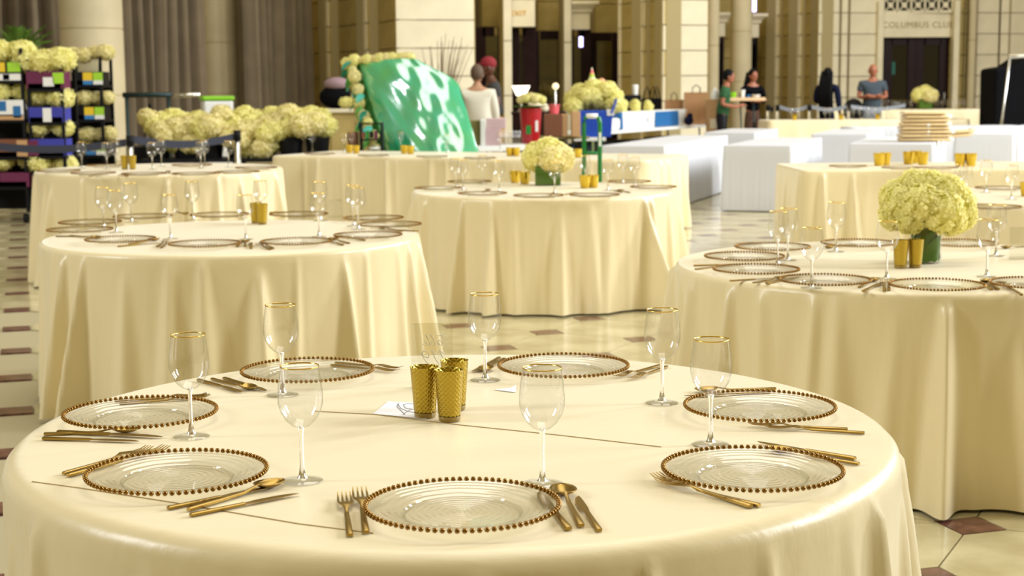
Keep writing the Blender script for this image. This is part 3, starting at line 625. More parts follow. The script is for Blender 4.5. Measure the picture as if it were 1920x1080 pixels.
# white cards with monogram
def card(quad, z, name, label):
    P = [G(x, y, z) for x, y in quad]; c = sum(P, Vector())/4; b = MB().hexa([p-c for p in P], [p-c+Vector((0, 0, .0008)) for p in P]); o = b.build(name, 'card'); o.location = c; return tag(o, label, 'card')
cd = card([(699, 776), (800, 786), (806, 757), (728, 753)], TZ+.0012, 'monogram_card', 'white card with black swash monogram, left of the gold votives')
LP = [[(745, 757), (752, 766), (764, 771), (779, 774)], [(779, 758), (764, 757), (756, 759), (760, 765), (776, 768)], [(748, 756), (744, 762), (752, 770), (759, 777)], [(756, 777), (764, 771), (772, 767)]]
b = MB()
for l in LP: b.tube([G(x, y, TZ+.0023)-cd.location for x, y in l], .0006, 5)
b.build('monogram', 'ink', cd)
card([(926, 731), (967, 736), (968, 722), (957, 728)], TZ+.0012, 'small_card', 'small white folded card between the middle glass and the back charger')

# ---- table behind to the left (T2)
T2P = [(384, 456, 'front-left'), (556, 452, 'front'), (690, 440, 'front-right'), (731, 420, 'right'), (700, 408, 'back-right'), (560, 401, 'back'), (412, 402, 'back-middle'), (268, 405, 'back-left'), (169, 416, 'far-left'), (150, 430, 'left'), (226, 448, 'left-front')]
for px, py, s in T2P: plate_at(px, py, 'glass charger with gold beaded rim, %s seat of the second-row left table' % s, lo=True)
for px, py, s in ((195, 428, 'leftmost'), (218, 436, 'second from left, in front'), (247, 417, 'third from left'), (320, 448, 'fourth from left, at the front edge'), (362, 413, 'back-middle'), (461, 449, 'in front of the gold votives'),
                  (490, 411, 'behind the gold votives'), (598, 444, 'right of the votives at the front'), (601, 414, 'right of the votives at the back'), (663, 424, 'right front'), (672, 430, 'rightmost')):
    glass_at(px, py, 'gold-rimmed wine glass on the second-row left table, %s' % s, lo=True)
for px, py, s in ((480, 419, 'left'), (492, 421, 'right')): p = G(px, py, TZ); place(VO, (p.x, p.y, TZ+.0008), 0, 'tall gold votive on the second-row left table, %s one of the pair' % s)
for k, a, b_, l in (('knife', (185, 443), (105, 443), 'front knife left of the left-front charger'), ('spoon', (190, 447), (120, 441), 'spoon left of the left-front charger'), ('knife', (300, 455), (221, 462), 'knife right of the left-front charger'), ('spoon', (297, 449), (232, 460), 'spoon right of the left-front charger'),
    ('fork', (312, 452), (292, 464), 'fork left of the front-left charger'), ('fork', (318, 454), (300, 466), 'inner fork left of the front-left charger'), ('knife', (452, 452), (441, 468), 'knife right of the front-left charger'), ('spoon', (461, 452), (458, 469), 'spoon right of the front-left charger'), ('knife', (470, 455), (471, 468), 'outer knife right of the front-left charger'),
    ('fork', (483, 458), (508, 468), 'fork left of the front charger'), ('fork', (490, 456), (513, 466), 'inner fork left of the front charger'), ('spoon', (621, 448), (662, 458), 'spoon right of the front charger'), ('knife', (617, 452), (642, 459), 'knife right of the front charger'),
    ('fork', (635, 443), (706, 454), 'fork left of the front-right charger'), ('knife', (709, 430), (784, 433), 'knife right of the front-right charger'), ('spoon', (712, 427), (776, 437), 'spoon right of the front-right charger'), ('spoon', (505, 400), (540, 397), 'dark spoon behind the gold votives'), ('spoon', (350, 403), (330, 397), 'dark spoon at the back edge')):
    lay(k, a, b_, 'gold '+l+' of the second-row left table')
sp = G(629, 408, TZ); s2 = thing('table_number_sign', 'faint clear acrylic sign standing on the second-row left table', 'sign', (sp.x, sp.y, TZ+.001), .1)
MB().box((0, 0, .05), (.075, .003, .10)).build('acrylic_sheet', 'acrylic', s2); MB().box((0, 0, .004), (.075, .02, .008)).build('slotted_foot', 'acrylic', s2)

# ---- far left table (T3)
Z3 = .85
for px, py, s in ((110, 320, 'left'), (175, 324, 'front-left'), (270, 325, 'front'), (365, 325, 'front-right'), (445, 322, 'right'), (480, 314, 'far right'), (360, 309, 'back'), (200, 310, 'back-left')):
    plate_at(px, py, 'glass charger with gold rim, %s seat of the far left table' % s, Z3, True)
for px, py, s in ((154, 316, 'leftmost'), (201, 318, 'left of the gold votives'), (217, 314, 'just left behind the gold votives'), (286, 318, 'just right of the votives'), (303, 312, 'second right of the votives'), (377, 316, 'near the right'), (384, 311, 'right, half behind another'), (429, 314, 'rightmost')):
    glass_at(px, py, 'gold-rimmed wine glass on the far left table, %s' % s, Z3, True)
for px, s in ((234, 'left'), (249, 'right')): p = G(px, 318, Z3); place(VO, (p.x, p.y, Z3+.0008), 0, 'gold votive on the far left table, %s one of the pair' % s)
for k, a, b_, l in (('fork', (190, 327), (165, 331), 'fork beside the front-left charger'), ('spoon', (315, 322), (325, 330), 'spoon right of the front charger'), ('knife', (335, 324), (322, 331), 'knife right of the front charger'), ('knife', (395, 327), (420, 322), 'knife right of the front-right charger'), ('spoon', (240, 331), (215, 327), 'spoon left of the front charger')):
    lay(k, a, b_, 'gold '+l+' of the far left table', Z3)

# ---- hydrangea heads
def hydrangea_mesh(name, nfl, r, ps, pet=4, seed=1, fl=1.0):
    q = random.Random(seed); b = MB(); g = PI*(3-math.sqrt(5))
    for i in range(nfl):
        z = 1-2*(i+.5)/nfl; a = g*i+q.uniform(-.2, .2)
        n = Vector((math.sqrt(1-z*z)*math.cos(a), math.sqrt(1-z*z)*math.sin(a), z)); n = (n+Vector([q.uniform(-.16, .16) for _ in range(3)])).normalized()
        t = n.cross(Vector((0, 0, 1)) if abs(n.z) < .9 else Vector((1, 0, 0))).normalized(); u = n.cross(t); c = n*r*q.uniform(.90, 1.06); c.z *= fl; p0 = q.random()*2
        for k in range(pet):
            d = t*math.cos(p0+2*PI*k/pet)+u*math.sin(p0+2*PI*k/pet); e = n.cross(d); s = ps*q.uniform(.85, 1.15); cup = q.uniform(.1, .45)
            b.add([c, c+d*s*.62+e*s*.46+n*s*cup*.5, c+d*s*1.1+n*s*cup, c+d*s*.62-e*s*.46+n*s*cup*.5], [(0, 1, 2), (0, 2, 3)])
    return b
HB = hydrangea_mesh('hydrangea', 190, .080, .019, seed=3); HBm = HB.mesh('hydrangea_head'); HBm.materials.append(M['petal'])
HS = hydrangea_mesh('hydrangea', 80, .115, .040, seed=5); HSm = HS.mesh('hydrangea_head'); HSm.materials.append(M['petal'])
HPm = HS.mesh('hydrangea_head'); HPm.materials.append(M['petal_pale'])
HC = MB().ball((0, 0, 0), .072, 12, 8).mesh('heart', True); HC.materials.append(M['petal_core'])
HC2 = MB().ball((0, 0, 0), .10, 12, 8).mesh('heart', True); HC2.materials.append(M['petal_core'])
def head_part(parent, loc, sc=1., me=None, core=None, rot=0.):
    h = link('hydrangea_head', me or HBm, None, parent); h.location = loc; h.scale = (sc,)*3; h.rotation_euler = (rnd.uniform(-.5, .5), rnd.uniform(-.5, .5), rot or rnd.random()*6)
    link('flower_heart', core or HC, None, h); return h
def leaf_mesh(L, W, bend=.3):
    vs = []; fs = []
    for i in range(7):
        t = i/6; wd = W*math.sin(PI*min(1, t*.92+.06))**.8; z = -bend*L*t*t
        vs += [(L*t, -wd/2, z+.15*wd), (L*t, 0, z), (L*t, wd/2, z+.15*wd)]
    for i in range(6): fs += [(3*i, 3*i+3, 3*i+4, 3*i+1), (3*i+1, 3*i+4, 3*i+5, 3*i+2)]
    return MB().add(vs, fs)
def vase_arr(px, py, label, r_, h_, hs, z=TZ, square=False, heads=(), pale=()):
    p = G(px, py, z); t = thing('hydrangea_vase', label, 'flower arrangement', (p.x, p.y, z+.001))
    if square:
        MB().box((0, 0, h_/2), (2*r_, 2*r_, h_)).build('glass_vase', 'vase_glass', t)
        for k in range(4):
            a = k*PI/2; wl_ = MB().box((0, 0, h_*.49), (1.86*r_, .004, h_*.9)).build('wrapped_leaf', 'leaf', t); wl_.location = (.93*r_*math.cos(a), .93*r_*math.sin(a), 0); wl_.rotation_euler = (0, 0, a+PI/2)
    else:
        MB().lathe([(.0005, .004), (r_*.96, .004), (r_, .010), (r_, h_)], 36).build('glass_vase', 'vase_glass', t, smooth=True, angle=50)
        for k in range(9):                   # broad leaves wound round inside the vase
            a = 2*PI*k/9; vs = []; fs = []
            for i in range(9):
                tt = i/8; ang = a+tt*1.5; zc = .012+(h_-.03)*tt*(.95 if k % 2 else .8); wd = .030*math.sin(PI*(tt*.9+.08))
                rr = r_*(.93-.03*(k % 3))
                vs += [(rr*math.cos(ang-.2*(1-tt)), rr*math.sin(ang-.2*(1-tt)), zc+wd), (rr*math.cos(ang+.2), rr*math.sin(ang+.2), max(.006, zc-wd))]
            for i in range(8): fs.append((2*i, 2*i+1, 2*i+3, 2*i+2))
            MB().add(vs, fs).build('wrapped_leaf', 'leaf', t, smooth=True)
        MB().lathe([(.0005, .01), (r_*.7, .01), (r_*.7, h_*.9), (.0005, h_*.9)], 16).build('stem_bundle', 'stem', t, smooth=True)
    for i, (x, y, zz, sc) in enumerate(heads): head_part(t, (x, y, zz), sc, HPm if i in pale else (HBm if hs else HSm), HC if (hs and i not in pale) else HC2)
    return t

# ---- right table (T5)
bigH = [(0, 0, .275, 1.12), (-.098, -.03, .235, 1.0), (.098, -.02, .232, 1.02), (.03, -.105, .215, 1.02), (-.045, -.095, .240, .95), (-.03, .10, .23, 1.0), (.085, .07, .245, .95), (-.10, .06, .255, .9), (-.125, -.01, .195, .8), (.132, .01, .190, .82), (.06, -.06, .285, .85), (-.05, .0, .30, .85), (.075, -.085, .175, .7), (-.085, -.08, .180, .7)]
vase_arr(1735, 493, 'large lime-cream hydrangea dome in a leaf-lined glass vase on the right table', .062, .155, True, heads=bigH)
for px, py, s in ((1688, 505, 'left'), (1716, 504, 'middle'), (1722, 491, 'rear')): p = G(px, py-2, TZ); place(VO, (p.x, p.y, TZ+.0008), 0, 'tall gold votive by the large hydrangea vase, %s one' % s)
for px, py, s in ((1396, 480, 'second left'), (1418, 504, 'left-front'), (1547, 524, 'front-left'), (1757, 533, 'front'), (1449, 462, 'back-left'), (1610, 455, 'back'), (1800, 455, 'back-right'), (1945, 530, 'right-edge')):
    plate_at(px, py, 'glass charger with gold beaded rim, %s seat of the right table' % s)
for px, py, s in ((1458, 496, 'leftmost in front'), (1477, 488, 'left, half behind another'), (1521, 540, 'at the front-left charger'), (1567, 472, 'at the back left'), (1662, 523, 'just left of the gold votives'), (1850, 519, 'right of the vase in front'), (1867, 480, 'right of the vase behind')):
    glass_at(px, py, 'gold-rimmed wine glass on the right table, %s' % s)
for k, a, b_, l in (('knife', (1395, 495), (1322, 497), 'upper knife beside the second left charger'), ('fork', (1372, 497), (1318, 503), 'lower fork beside the second left charger'),
    ('knife', (1462, 521), (1393, 525), 'upper knife beside the left-front charger'), ('spoon', (1472, 521), (1413, 530), 'middle spoon beside the left-front charger'), ('knife', (1500, 519), (1437, 531), 'lower knife beside the left-front charger'),
    ('spoon', (1643, 524), (1593, 547), 'spoon right of the front-left charger'), ('knife', (1655, 530), (1615, 548), 'knife right of the front-left charger'), ('fork', (1657, 528), (1659, 553), 'fork left of the front charger'), ('fork', (1666, 527), (1667, 551), 'inner fork left of the front charger'),
    ('knife', (1840, 525), (1868, 551), 'inner knife right of the front charger'), ('spoon', (1846, 526), (1884, 550), 'spoon right of the front charger'), ('spoon', (1872, 530), (1900, 543), 'outer spoon right of the front charger'), ('fork', (1885, 535), (1930, 562), 'fork at the right edge'),
    ('spoon', (1546, 465), (1580, 462), 'dark spoon at the back left'), ('spoon', (1877, 465), (1910, 463), 'spoon at the back right')):
    lay(k, a, b_, 'gold '+l+' of the right table')
sp = G(1914, 486, TZ); s3 = thing('table_number_sign', 'clear acrylic sign at the right border of the right table', 'sign', (sp.x, sp.y, TZ+.001), .1)
MB().box((0, 0, .065), (.098, .003, .13)).build('acrylic_sheet', 'acrylic', s3); MB().box((0, 0, .004), (.098, .022, .008)).build('slotted_foot', 'acrylic', s3)
# ---- middle table (T4)
h4 = [(0, 0, .235, .92), (-.085, .0, .205, .86), (.09, .0, .195, .86), (.03, -.08, .19, .8), (-.04, .07, .2, .8), (.05, .06, .22, .8)]
vase_arr(1027, 347, 'low cream hydrangea posy in a square leaf-lined vase on the middle table', .095, .150, False, square=True, heads=h4, pale=(2, 3))
for px, py, s in ((822, 352, 'left'), (880, 340, 'back-left'), (905, 362, 'front-left'), (1010, 366, 'front'), (1115, 365, 'front-right'), (1225, 350, 'right'), (1180, 340, 'back-right')):
    plate_at(px, py, 'glass charger with gold rim, %s seat of the middle table' % s, lo=True)
for px, py, s in ((855, 352, 'leftmost, behind'), (868, 357, 'leftmost, in front'), (905, 345, 'third from left'), (936, 360, 'left of the gold cups'), (1040, 364, 'in front of the square vase'), (1097, 346, 'behind the right gold cup'), (1140, 357, 'right of the hand truck'), (1168, 343, 'second from right'), (1190, 350, 'rightmost')):
    glass_at(px, py, 'gold-rimmed wine glass on the middle table, %s' % s, lo=True)
for px, py, s in ((966, 343, 'left of two at the left of the vase'), (984, 345, 'right of two at the left of the vase'), (1097, 353, 'left of two at the right of the vase'), (1112, 352, 'right of two at the right of the vase')):
    p = G(px, py, TZ); place(RB, (p.x, p.y, TZ+.0008), 0, 'ribbed gold cup on the middle table, %s' % s)
for k, a, b_, l in (('knife', (825, 354), (786, 353), 'knife left of the left charger'), ('knife', (905, 359), (868, 361), 'knife by the front-left charger'), ('spoon', (917, 356), (900, 363), 'spoon by the front-left charger'), ('fork', (1040, 361), (1028, 369), 'fork right of the front charger'), ('knife', (1082, 360), (1050, 367), 'knife left of the front-right charger'), ('spoon', (1160, 357), (1185, 362), 'spoon right of the front-right charger'), ('knife', (1150, 356), (1178, 364), 'knife right of the front-right charger')):
    lay(k, a, b_, 'gold '+l+' of the middle table')
# ---- table at the right edge (T8)
for px, py, s in ((1875, 352, 'back'), (1860, 387, 'front-left')): plate_at(px, py, 'glass charger on the table at the right edge, %s seat' % s, lo=True)
for px, py, s in ((1801, 372, 'leftmost, behind'), (1810, 376, 'leftmost, in front'), (1848, 361, 'second from left'), (1896, 374, 'nearest the right border')): glass_at(px, py, 'gold-rimmed wine glass on the table cut off at right, %s' % s, lo=True)
p = G(1924, 368, TZ); place(RB, (p.x, p.y, TZ), 0, 'ribbed gold candle cup cut off by the right border')
# ---- straight table left (T6)
for px, py, s in ((655, 287, 'left of two by the crossed glasses'), (668, 288, 'right of two by the crossed glasses'), (758, 288, 'left of two before the green panel'), (770, 289, 'right of two before the green panel'), (956, 293, 'left of two behind the hydrangea posy'), (968, 293, 'right of two behind the hydrangea posy'), (1084, 296, 'left of the green hand truck')):
    p = G(px, py, TZ); place(RB, (p.x, p.y, TZ+.0008), 0, 'ribbed gold cup on the long left table, %s' % s)
for px, py, s in ((586, 283, 'leftmost'), (646, 285, 'left of the candle cups'), (660, 283, 'behind the left candle cups'), (752, 283, 'left of the cups before the panel'), (838, 288, 'before the white glare of the panel'), (938, 285, 'behind the middle table')):
    glass_at(px, py, 'wine glass on the long left table, %s' % s, lo=True)
for px, py, s in ((600, 288, 'left'), (700, 291, 'second'), (810, 293, 'third'), (900, 296, 'fourth')): plate_at(px, py, 'glass charger on the long left table, %s from the left end' % s, lo=True)
# ---- straight table right (T7)
for px, py, s in ((1648, 311, 'left cluster, left cup'), (1660, 310, 'left cluster, right cup'), (1703, 308, 'middle cluster, left cup'), (1717, 306, 'middle cluster, centre cup'), (1730, 309, 'middle cluster, right cup'), (1800, 312, 'right cluster, left cup'), (1820, 312, 'right cluster, right cup')):
    p = G(px, py, TZ); place(RB, (p.x, p.y, TZ+.0008), 0, 'ribbed gold candle cup on the long right table, %s' % s, scale=1.25)
for px, py, s in ((1590, 311, 'left'), (1690, 314, 'second'), (1760, 314, 'third')): plate_at(px, py, 'glass charger on the long right table, %s from its left end' % s, lo=True)
# ---- far tables (T9, T10): rows of glasses
for k, px in enumerate((1484, 1497, 1547, 1556, 1588, 1600, 1612, 1628, 1640, 1662)):
    p = A(px, 215, 28.0+.3*(k % 2)); place(GLo, (p.x, p.y, .861), 0, 'wine glass among those set along the far belt-barrier table', 'glasses on the far table by the belt barrier')
for k in range(30):
    px = 1625+k*7.9+rnd.uniform(-2, 2); p = A(px, 205, 35.8+rnd.uniform(-.35, .35)); place(GLo, (p.x, p.y, .921), 0, 'wine glass in the crowd on the farthest table by the club door', 'glasses on the farthest table')
for px, s in ((1490, 'left'), (1577, 'middle'), (1646, 'right')):
    p = A(px, 215, 27.9); place(RB, (p.x, p.y, .861), 0, 'ribbed gold candle cup on the far belt-barrier table, %s of three' % s, scale=1.15)
p = A(1733, 205, 35.65); v3 = copy_tree(bpy.data.objects['hydrangea_vase.001']); v3.location = (p.x, p.y, .921); v3.scale = (1.6,)*3; tag(v3, 'round cream hydrangea vase on the farthest table before the club door', None)

# ================================================================ MID-GROUND OBJECTS
# ---- folded linens
for k in range(8):
    zz = .785+.046*k; c = A(1732, 240, 18.95); wd = .62-.015*k+rnd.uniform(-.02, .02)
    o = MB().loft([(-wd/2, 0, 0, .40, .034), (-wd/2+.02, 0, 0, .44, .044), (wd/2-.02, 0, 0, .44, .044), (wd/2, 0, 0, .40, .034)], 16).build('folded_linen', 'folded_linen', smooth=True); o.location = (c.x+rnd.uniform(-.02, .02), c.y, zz+.022); o.rotation_euler = (0, 0, -.12+rnd.uniform(-.05, .05))
    tag(o, 'folded champagne cloth in the tall stack on a white table, %s' % ('lowest', 'second from bottom', 'third from bottom', 'fourth from bottom', 'fourth from top', 'third from top', 'second from top', 'topmost')[k], 'linen', 'stack of folded cloths')
    if k % 2 == 0: MB().box((wd/2-.01, -.1, .004), (.07, .2, .05), rz=.1).build('plastic_sleeve', 'white', o, bevel=.012)
for k in range(2):
    c = A(1790, 250, 19.85); o = MB().loft([(-.2, 0, 0, .26, .03), (-.17, 0, 0, .3, .045), (.16, 0, .02, .28, .045), (.22, 0, .05, .2, .03)], 12).build('folded_linen', 'folded_linen', smooth=True); o.location = (c.x+.03*k, c.y, .785+.025+.05*k)
    tag(o, ('lower' if k == 0 else 'upper')+' of two loosely folded cloths right of the tall linen stack', 'linen'); MB().box((.20, -.05, .05), (.12, .12, .05), ry=-.4).build('plastic_sleeve', 'white', o, bevel=.015)
c = A(1740, 262, 18.45); bt = thing('glass_bottle', 'small clear glass bottle in front of the linen stack', 'bottle', (c.x, c.y, .785)); MB().lathe([(.0005, .003), (.03, .003), (.032, .012), (.032, .12), (.014, .155), (.012, .2)], 20).build('bottle_body', 'glass', bt, smooth=True); MB().lathe([(.0005, .195), (.014, .195), (.014, .22), (.0005, .222)], 14).build('stopper', 'white', bt, smooth=True, angle=50)

# ---- flower trolleys
def trolley(px0, px1, Y, label, shelves, rowspec, dz=.46):
    x0, x1 = XY(px0, Y)[0], XY(px1, Y)[0]; W = x1-x0; t = thing('flower_trolley', label, 'trolley', ((x0+x1)/2, Y, 0)); top = max(shelves)+.36
    for sx in (-1, 1):
        for sy in (-1, 1):
            MB().box((sx*(W/2-.02), sy*.26, top/2+.06), (.035, .035, top-.12)).build('post', 'black', t)
            MB().tube([(sx*(W/2-.05)-.02, sy*.26, .055), (sx*(W/2-.05)+.02, sy*.26, .055)], .054, 12).build('caster', 'black', t)
    for z in shelves: MB().box((0, 0, z-.015), (W-.01, .56, .03)).box((0, -.28, z+.03), (W-.04, .02, .06)).build('shelf', 'black', t)
    MB().box((0, .27, (top-.30)/2+.06), (W-.08, .012, top-.42)).build('shade_panel', 'black', t)  # added black sheet in place of the darkness behind the shelves
    return (x0+x1)/2, W
def flowerbox(x, Y, z, m, label, w=.34, h=.17, prints=(), heads=2, me=None, fx=0, hs=1.15, up=.10):
    t = thing('flower_box', label, 'box', (x, Y-.12, z)); MB().box((0, 0, h/2), (w, .34, h)).build('carton', m, t, bevel=.006)
    for k, (m2, u, wd, v, hh) in enumerate(prints): MB().box((u*w/2, -.171, h*v), (wd*w, .006, hh*h)).build('printed_patch', m2, t)
    for k in range(heads):
        o = link('hydrangea_head', me or HSm, None, t); o.location = (fx+(k-(heads-1)/2)*w*1.4/heads, rnd.uniform(-.06, .04), h+up+rnd.uniform(-.01, .03)); s = hs*rnd.uniform(.9, 1.1); o.scale = (s*1.05, s, s*.82); o.rotation_euler = (0, 0, rnd.random()*6)
        link('flower_heart', HC2, None, o)
    return t
YT = 17.5
def zpx(px, py, Y): return HZ(px, py, Y)
for (px0, px1, cx, nm) in ((-50, 61, 20, 'leftmost'), (66, 133, 99, 'second')):
    sh = [zpx(cx, y, YT) for y in ((152, 224, 293, 348) if nm == 'leftmost' else (167, 229, 291, 352))]
    trolley(px0, px1, YT, 'black shelved flower trolley, %s from left' % nm, sh, None)
    xs = XY(cx, YT)[0]
    if nm == 'leftmost':
        xb = XY(30, YT)[0]; xa = XY(-15, YT)[0]
        pr = [('yellow', -.45, .4, .72, .5), ('limeprint', .5, .4, .72, .5), ('white', 0, .9, .2, .35), ('violet', .0, .2, .2, .3)]
        flowerbox(xb, YT, sh[0], 'black', 'carton with yellow and lime print, top shelf of the leftmost trolley', .36, .21, pr, 2, hs=1.4)
        flowerbox(xa, YT, sh[0], 'black', 'black carton at the left border, top shelf of the leftmost trolley', .3, .2, (), 2, hs=1.3)
        flowerbox(xb, YT, sh[1], 'white', 'white carton with blue print, second shelf of the leftmost trolley', .34, .22, [('midblue', -.5, .4, .7, .5), ('midblue', .6, .25, .4, .6), ('card_box', 0, 1., .1, .2)], 2, hs=1.1)
        flowerbox(xa, YT, sh[1], 'brownbox', 'brown carton at the left border, second shelf of the leftmost trolley', .28, .18, (), 1)
        flowerbox(xb, YT, sh[2], 'brownbox', 'brown carton with tan end panel, third shelf of the leftmost trolley', .40, .20, [('card_box', .7, .3, .5, .9)], 0)
        flowerbox(xb, YT, sh[3], 'magenta', 'dark plum carton, bottom shelf of the leftmost trolley', .40, .16, (), 2, hs=1.0)
        flowerbox(xa, YT, sh[3], 'magenta', 'dark plum carton at the left border, bottom shelf of the leftmost trolley', .3, .16, (), 1, hs=1.0)
    else:
        flowerbox(xs, YT, sh[0], 'magenta', 'plum carton with white and lime label, top shelf of the second trolley', .40, .20, [('white', .25, .3, .4, .5), ('limeprint', .8, .3, .6, .6)], 3, hs=1.45, fx=-.02)
        flowerbox(xs, YT, sh[1], 'violet', 'blue carton with white label, second shelf of the second trolley', .38, .17, [('white', 0.1, .25, .5, .9)], 2, hs=1.15)
        flowerbox(xs, YT, sh[2], 'violet', 'plain bright blue carton, third shelf of the second trolley', .38, .19, [('magenta', -.8, .3, .5, .9)], 2, hs=1.1)
        flowerbox(xs, YT, sh[3], 'brownbox', 'brown carton, bottom shelf of the second trolley', .38, .16, (), 2, hs=1.2)
YU = 20.0; sh = [zpx(167, y, YU) for y in (160, 224, 290)]; trolley(133, 204, YU, 'black shelved flower trolley, third from left', sh, None); xs = XY(168, YU)[0]
for k, (z, l) in enumerate(zip(sh, ('top', 'second', 'bottom'))):
    flowerbox(xs+.06, YU, z, 'black', 'black carton with yellow, lime and blue print, %s shelf of the third trolley' % l, .40, .17, [('yellow', .05, .3, .65, .6), ('limeprint', .7, .3, .65, .6), ('skyblue', .05, .3, .2, .3), ('white', .7, .3, .2, .3)], 4, me=HPm, hs=.92, up=.22 if k == 0 else .09)
    st = MB()
    if k == 0:
        for i in range(14): st.tube([(xs-.12+i*.024, YU-.14, z+.16), (xs-.13+i*.026, YU-.14, z+.34)], .005, 5)
        st.build('cut_stems', 'stem', smooth=True); tag(bpy.data.objects['cut_stems'], 'bare flower stems standing in the top carton of the third trolley', 'stems')
# ---- potted palm behind the trolleys
c = A(40, 200, 21.5); pm = thing('potted_palm', 'dark feathery palm behind the flower trolleys', 'plant', (c.x, c.y, 0)); MB().lathe([(.0005, 0), (.17, 0), (.22, .4), (.2, .4), (.19, .36), (.0005, .36)], 20).build('pot', 'black', pm, smooth=True, angle=50); MB().tube([(0, 0, .34), (.02, 0, 1.2), (0, .02, 1.95)], [.05, .04, .03], 8).build('trunk', 'twig', pm, smooth=True)
for k in range(16):
    a = 2*PI*k/16+rnd.uniform(-.15, .15); el = rnd.uniform(.4, 1.25); L = rnd.uniform(.6, .85); b = MB(); dirv = Vector((math.cos(a)*math.cos(el), math.sin(a)*math.cos(el), math.sin(el))); P = []
    for i in range(11): t = i/10; P.append(Vector((0, 0, 1.92))+dirv*L*t+Vector((0, 0, -.35*t*t*L)))
    b.tube(P, .008, 4); side = dirv.cross(Vector((0, 0, 1))).normalized()
    for i in range(1, 11):
        for s in (-1, 1):
            q = P[i]; tip = q+side*s*.24*(1.05-i/14)+dirv*.14+Vector((0, 0, -.06)); wv = dirv*.022; b.add([q-wv*.5, q+wv, tip], [(0, 1, 2)])
    b.build('frond', 'leaf', pm)
# ---- hydrangea bank on a black bench
YB = 18.5; b0, b1 = XY(268, YB)[0], XY(618, YB)[0]; zb = .66
bn = thing('flower_bench', 'long low black bench under the bank of hydrangeas', 'bench', ((b0+b1)/2, YB+.1, 0)); W = b1-b0
MB().box((0, 0, zb-.02), (W, .7, .04)).build('bench_top', 'black', bn, bevel=.005)
for sx in (-1, 0, 1):
    for sy in (-1, 1): MB().box((sx*(W/2-.05), sy*.3, (zb-.04)/2), (.05, .05, zb-.04)).build('leg', 'black', bn)
nb = 7; BK = []
for k in range(nb):
    x = b0+W*(k+.5)/nb; o = MB().lathe([(.0005, 0), (.125, 0), (.15, .24), (.14, .24), (.12, .02), (.0005, .02)], 20).build('flower_bucket', 'black', smooth=True, angle=50); o.location = (x, YB+.05, zb+.002); tag(o, 'black bucket heaped with yellow-cream hydrangeas on the low bench, %s of seven from left' % ('first', 'second', 'third', 'fourth', 'fifth', 'sixth', 'seventh')[k], 'flower bucket', 'flower buckets on the bench'); BK.append(o)
clusters = [(275, 395, 222, 248, 13), (300, 385, 255, 270, 5), (395, 430, 235, 260, 3), (412, 540, 215, 262, 18), (440, 530, 262, 282, 6), (535, 615, 213, 240, 9)]
for x0, x1, y0, y1, n in clusters:
    for k in range(n):
        px = x0+(x1-x0)*((k+.5)/n)+rnd.uniform(-5, 5); py = y0+(y1-y0)*((k*.618) % 1); Y = YB-.12+.34*((k*.37) % 1)+(.18 if py < 225 else 0)
        v = A(px, py, Y); bk = min(BK, key=lambda q_: abs(q_.location.x-v.x)); o = link('hydrangea_head', HSm if k % 3 else HPm, None, bk); o.location = v-bk.location; s = rnd.uniform(1.05, 1.35); o.scale = (s, s, s*.85); o.rotation_euler = (rnd.uniform(-.4, .4), rnd.uniform(-.4, .4), rnd.random()*6); link('flower_heart', HC2, None, o)
# ---- belt stanchions
def stanchion(px, Y, label, h=1.0, beltto=None, m='belt', hb=.93, bw=.05, lean=0.):
    x, y = XY(px, Y); t = thing('stanchion', label, 'barrier post', (x, y, 0)); MB().lathe([(.0005, .0), (.17, 0), (.17, .012), (.05, .035), (.03, .05)], 24).build('base', 'black', t, smooth=True, angle=50)
    MB().tube([(0, 0, .03), (0, 0, h-.1)], .032, 14).build('post', 'chrome', t, smooth=True); MB().tube([(0, 0, h-.1), (0, 0, h)], .038, 14).build('belt_head', 'black', t, smooth=True)
    if beltto:
        X2, Y2 = XY(*beltto); d = Vector((X2-x, Y2-y, 0)); n = d.normalized(); L = d.length; P = []
        vs = []; fs = []
        for i in range(13):
            q = n*(.04+(L-.08)*i/12); s = -.06*math.sin(PI*i/12); vs += [(q.x, q.y, hb+bw/2+s), (q.x, q.y, hb-bw/2+s)]
        for i in range(12): fs.append((2*i, 2*i+1, 2*i+3, 2*i+2))
        o = MB().add(vs, fs).build('belt', m, t); s = o.modifiers.new('solid', 'SOLIDIFY'); s.thickness = .004
    return t
stanchion(443, 15.7, 'steel belt post in front of the hydrangea bank, right one', 1.06, (241, 15.2), hb=.99, bw=.075); stanchion(241, 15.2, 'steel belt post behind the far left table votives', 1.03, (-60, 15.2), hb=.96, bw=.075)
for k, (px, Y, to, l) in enumerate(((1440, 29.6, (1455, 29.6), 'left'), (1458, 29.4, (1518, 29.3), 'second'), (1518, 29.3, (1592, 29.2), 'third'), (1592, 29.2, (1700, 30.5), 'fourth'))):
    stanchion(px, Y, 'pale belt post of the far barrier, %s from left' % l, 1.12, to, 'greybelt' if k else 'black', hb=1.08, bw=.09 if k == 0 else .07)
